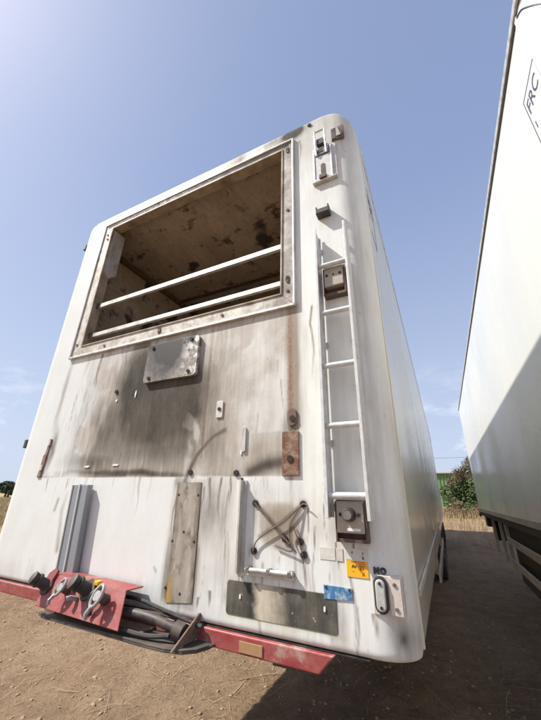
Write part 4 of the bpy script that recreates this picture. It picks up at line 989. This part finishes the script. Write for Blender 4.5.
def gear(T, xl, xr, zb, axles, guard, legs_y, y1, posts=(), inb=.20):
    xc = (xl + xr) / 2
    for s in (-1, 1):
        b = NB(); xx = xc + s * .55
        box(b, (xx - .06, .6, zb - .02), (xx + .06, y1 - .1, zb - .002)); box(b, (xx - .008, .6, zb - .30), (xx + .008, y1 - .1, zb - .02)); box(b, (xx - .06, .6, zb - .32), (xx + .06, y1 - .1, zb - .30))
        obj('chassis_beam', b, M['chassis'], T)
    for y in axles:
        b = NB(); cyl(b, (xl + .3, y, .48), (xr - .3, y, .48), .075, 14); obj('axle', b, M['chassis'], T, True)
        for s, xw in ((-1, xl + inb), (1, xr - inb)): wheel(T, xw, y, s)
        for s, xw in ((-1, xl + inb), (1, xr - inb)):
            b = NB(); arc = [(y + .58 * math.cos(R(a)), .50 + .58 * math.sin(R(a))) for a in range(10, 171, 16)]
            inn = [(y + .57 * math.cos(R(a)), .50 + .57 * math.sin(R(a))) for a in range(170, 9, -16)]
            prism(b, arc + inn, 'x', xw - .18, xw + .18)
            obj('mudguard', b, M['blackm'], T)
    for s in (-1, 1):
        if legs_y > 7: continue
        b = NB(); xx = xc + s * .75; box(b, (xx - .06, legs_y - .06, .50), (xx + .06, legs_y + .06, zb - .05)); lg = obj('landing_leg', b, M['chassis'], T, bev=.004)
        b = NB(); box(b, (xx - .12, legs_y - .12, .42), (xx + .12, legs_y + .12, .50)); obj('foot', b, M['rustd'], lg, bev=.01)
    y0g, y1g, zs, inset = guard
    for s in (-1, 1):
        xs = (xr - inset) if s > 0 else (xl + inset)
        for (za, zb2) in zs:
            b = NB(); box(b, (min(xs, xs - s * .025), y0g, za), (max(xs, xs - s * .025), y1g, zb2)); obj('side_guard_rail', b, M['guard'], T, bev=.004)
        for yp, zp in posts or ((y0g + .5, .86), (y1g - .5, .86)):
            b = NB(); box(b, (min(xs - s * .027, xs - s * .075), yp - .03, zp), (max(xs - s * .027, xs - s * .075), yp + .03, zb - .01)); obj('guard_post', b, M['guard'], T, bev=.003)
    if legs_y > 7: return
    b = NB(); box(b, (xl + .1, y1 - .12, .55), (xr - .1, y1 - .02, .67)); obj('underrun_bar', b, M['guard'], T, bev=.005)
    b = NB(); box(b, (xc - .9, .9, zb - .14), (xc + .9, 2.2, zb - .005)); obj('kingpin_plate', b, M['chassis'], T)
gear(T1, XL, XR, ZB, (8.6, 9.9, 11.2), (3.3, 7.4, ((.86, .96),), .02), 5.6, LEN)

# ================================================================ NEIGHBOUR TRAILER
NX, NZB, NZT, NY0, NY1 = .740, 1.480, 4.175, -.18, 9.3
T2 = thing('refrigerated_trailer', 'clean white semi-trailer on the right with class lettering on its long side wall', 'trailer', (NX + 1.27, NY0, 0))
NR = .05
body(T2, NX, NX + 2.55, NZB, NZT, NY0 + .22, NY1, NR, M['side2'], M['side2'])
# moulded front cap
b = NB(); n = 12; rp = .16
pl = [(NX, NY0 + .218)] + [(NX + rp - rp * math.cos(R(90 * k / n)), NY0 + rp - rp * math.sin(R(90 * k / n))) for k in range(n + 1)]
pl += [(NX + 2.55 - rp + rp * math.sin(R(90 * k / n)), NY0 + rp - rp * math.cos(R(90 * k / n))) for k in range(n + 1)] + [(NX + 2.55, NY0 + .218)]
prism(b, pl, 'z', NZB, NZT - .06); obj('front_wall', b, M['side2'], T2, True, bev=.02)
b = NB(); cs_ = [(NX + 2.55 - NR + NR * math.cos(R(90 * k / 8)), NZT - NR + NR * math.sin(R(90 * k / 8))) for k in range(9)] + [(NX + NR - NR * math.sin(R(90 * k / 8)), NZT - NR + NR * math.cos(R(90 * k / 8))) for k in range(9)]
prism(b, [(NX + 2.55, NZT - .0598)] + cs_ + [(NX, NZT - .0598)], 'y', NY0 + .06, NY0 + .2195)
obj('cap_top', b, M['side2'], T2, True)
b = NB(); tube(b, bez([(NX - .001, NY0 + .235, NZT - .086), (NX - .001, NY0 + .20, NZT - .088), (NX + .000, NY0 + .14, NZT - .13), (NX + .011, NY0 + .10, NZT - .20), (NX + .035, NY0 + .06, NZT - .30)], 8), .004, 6); obj('cap_seal', b, M['black'], T2)
ss = seamring(T2, NX, NX + 2.55, NZB, NZT, NR, NY0 + .200, .030, .006, M['side2'])
b = NB(); box(b, (NX - .014, NY0 + .05, NZT - .075), (NX - .0005, NY1, NZT - .030)); obj('roof_rail', b, M['alu'], T2, bev=.004)
b = NB(); box(b, (NX - .006, NY0 + .23, NZT - .090), (NX - .0005, NY1, NZT - .078)); obj('roof_seal', b, M['black'], T2)
b = NB(); box(b, (NX - .012, NY0 + .23, NZB - .015), (NX + .02, NY1, NZB + .055)); obj('side_trim', b, M['guard'], T2, bev=.004)
b = NB(); box(b, (NX + .001, NY0 + .23, NZB - .09), (NX + .03, NY1, NZB - .017)); obj('side_sill', b, M['chassis'], T2)
gear(T2, NX, NX + 2.55, NZB, (2.5, 3.8), (1.2, 5.2, ((1.13, 1.215), (.845, .93)), .005), 8.2, NY1, posts=((5.5, .68), (6.15, .78), (7.2, .80)), inb=.34)
b = NB(); box(b, (NX + .10, 2.6, .62), (NX + .9, 5.35, NZB - .03)); pbx = obj('pallet_box', b, M['chassis'], T2, bev=.01)
b = NB(); box(b, (NX + .22, 5.7, 1.02), (NX + .45, 8.7, NZB - .10)); obj('suspension_rail', b, M['chassis'], T2, bev=.01)
b = NB(); box(b, (NX + .06, 7.35, .98), (NX + .50, 7.37, NZB - .01)); obj('mud_flap', b, M['black'], T2)
b = NB(); box(b, (NX + .06, 8.5, 1.16), (NX + .40, 8.9, NZB - .02)); obj('tool_box', b, M['blackm'], T2, bev=.01)
def cls(T, face_x, axis, yfar, z1):
    s = -1 if axis == 'left' else 1
    y0, w, h = (yfar, .235, .36), .235, .36
    ynear = yfar - w; z0 = z1 - h
    mrk = marking(T, face_x, yfar, ynear, z0, z1, axis)
    mrk.name = 'class_marking'
    X = face_x + s * .001
    start = yfar - .018 if axis == 'left' else ynear + .018
    text('FRC', .125, start, z1 - .135, X, M['blueink'], mrk, axis=axis, sx=.82)
    text('1', .070, start - .0, z1 - .255, X, M['blueink'], mrk, axis=axis)
cls(T2, NX, 'left', .275, 3.775)
cls(T1, XR, 'right', .47, 3.56)
# amber tail / dark unit at its far end
b = NB(); box(b, (NX - .03, NY1 - .25, NZB - .12), (NX + .02, NY1 - .10, NZB - .05)); obj('side_marker', b, M['blackm'], T2, bev=.005)
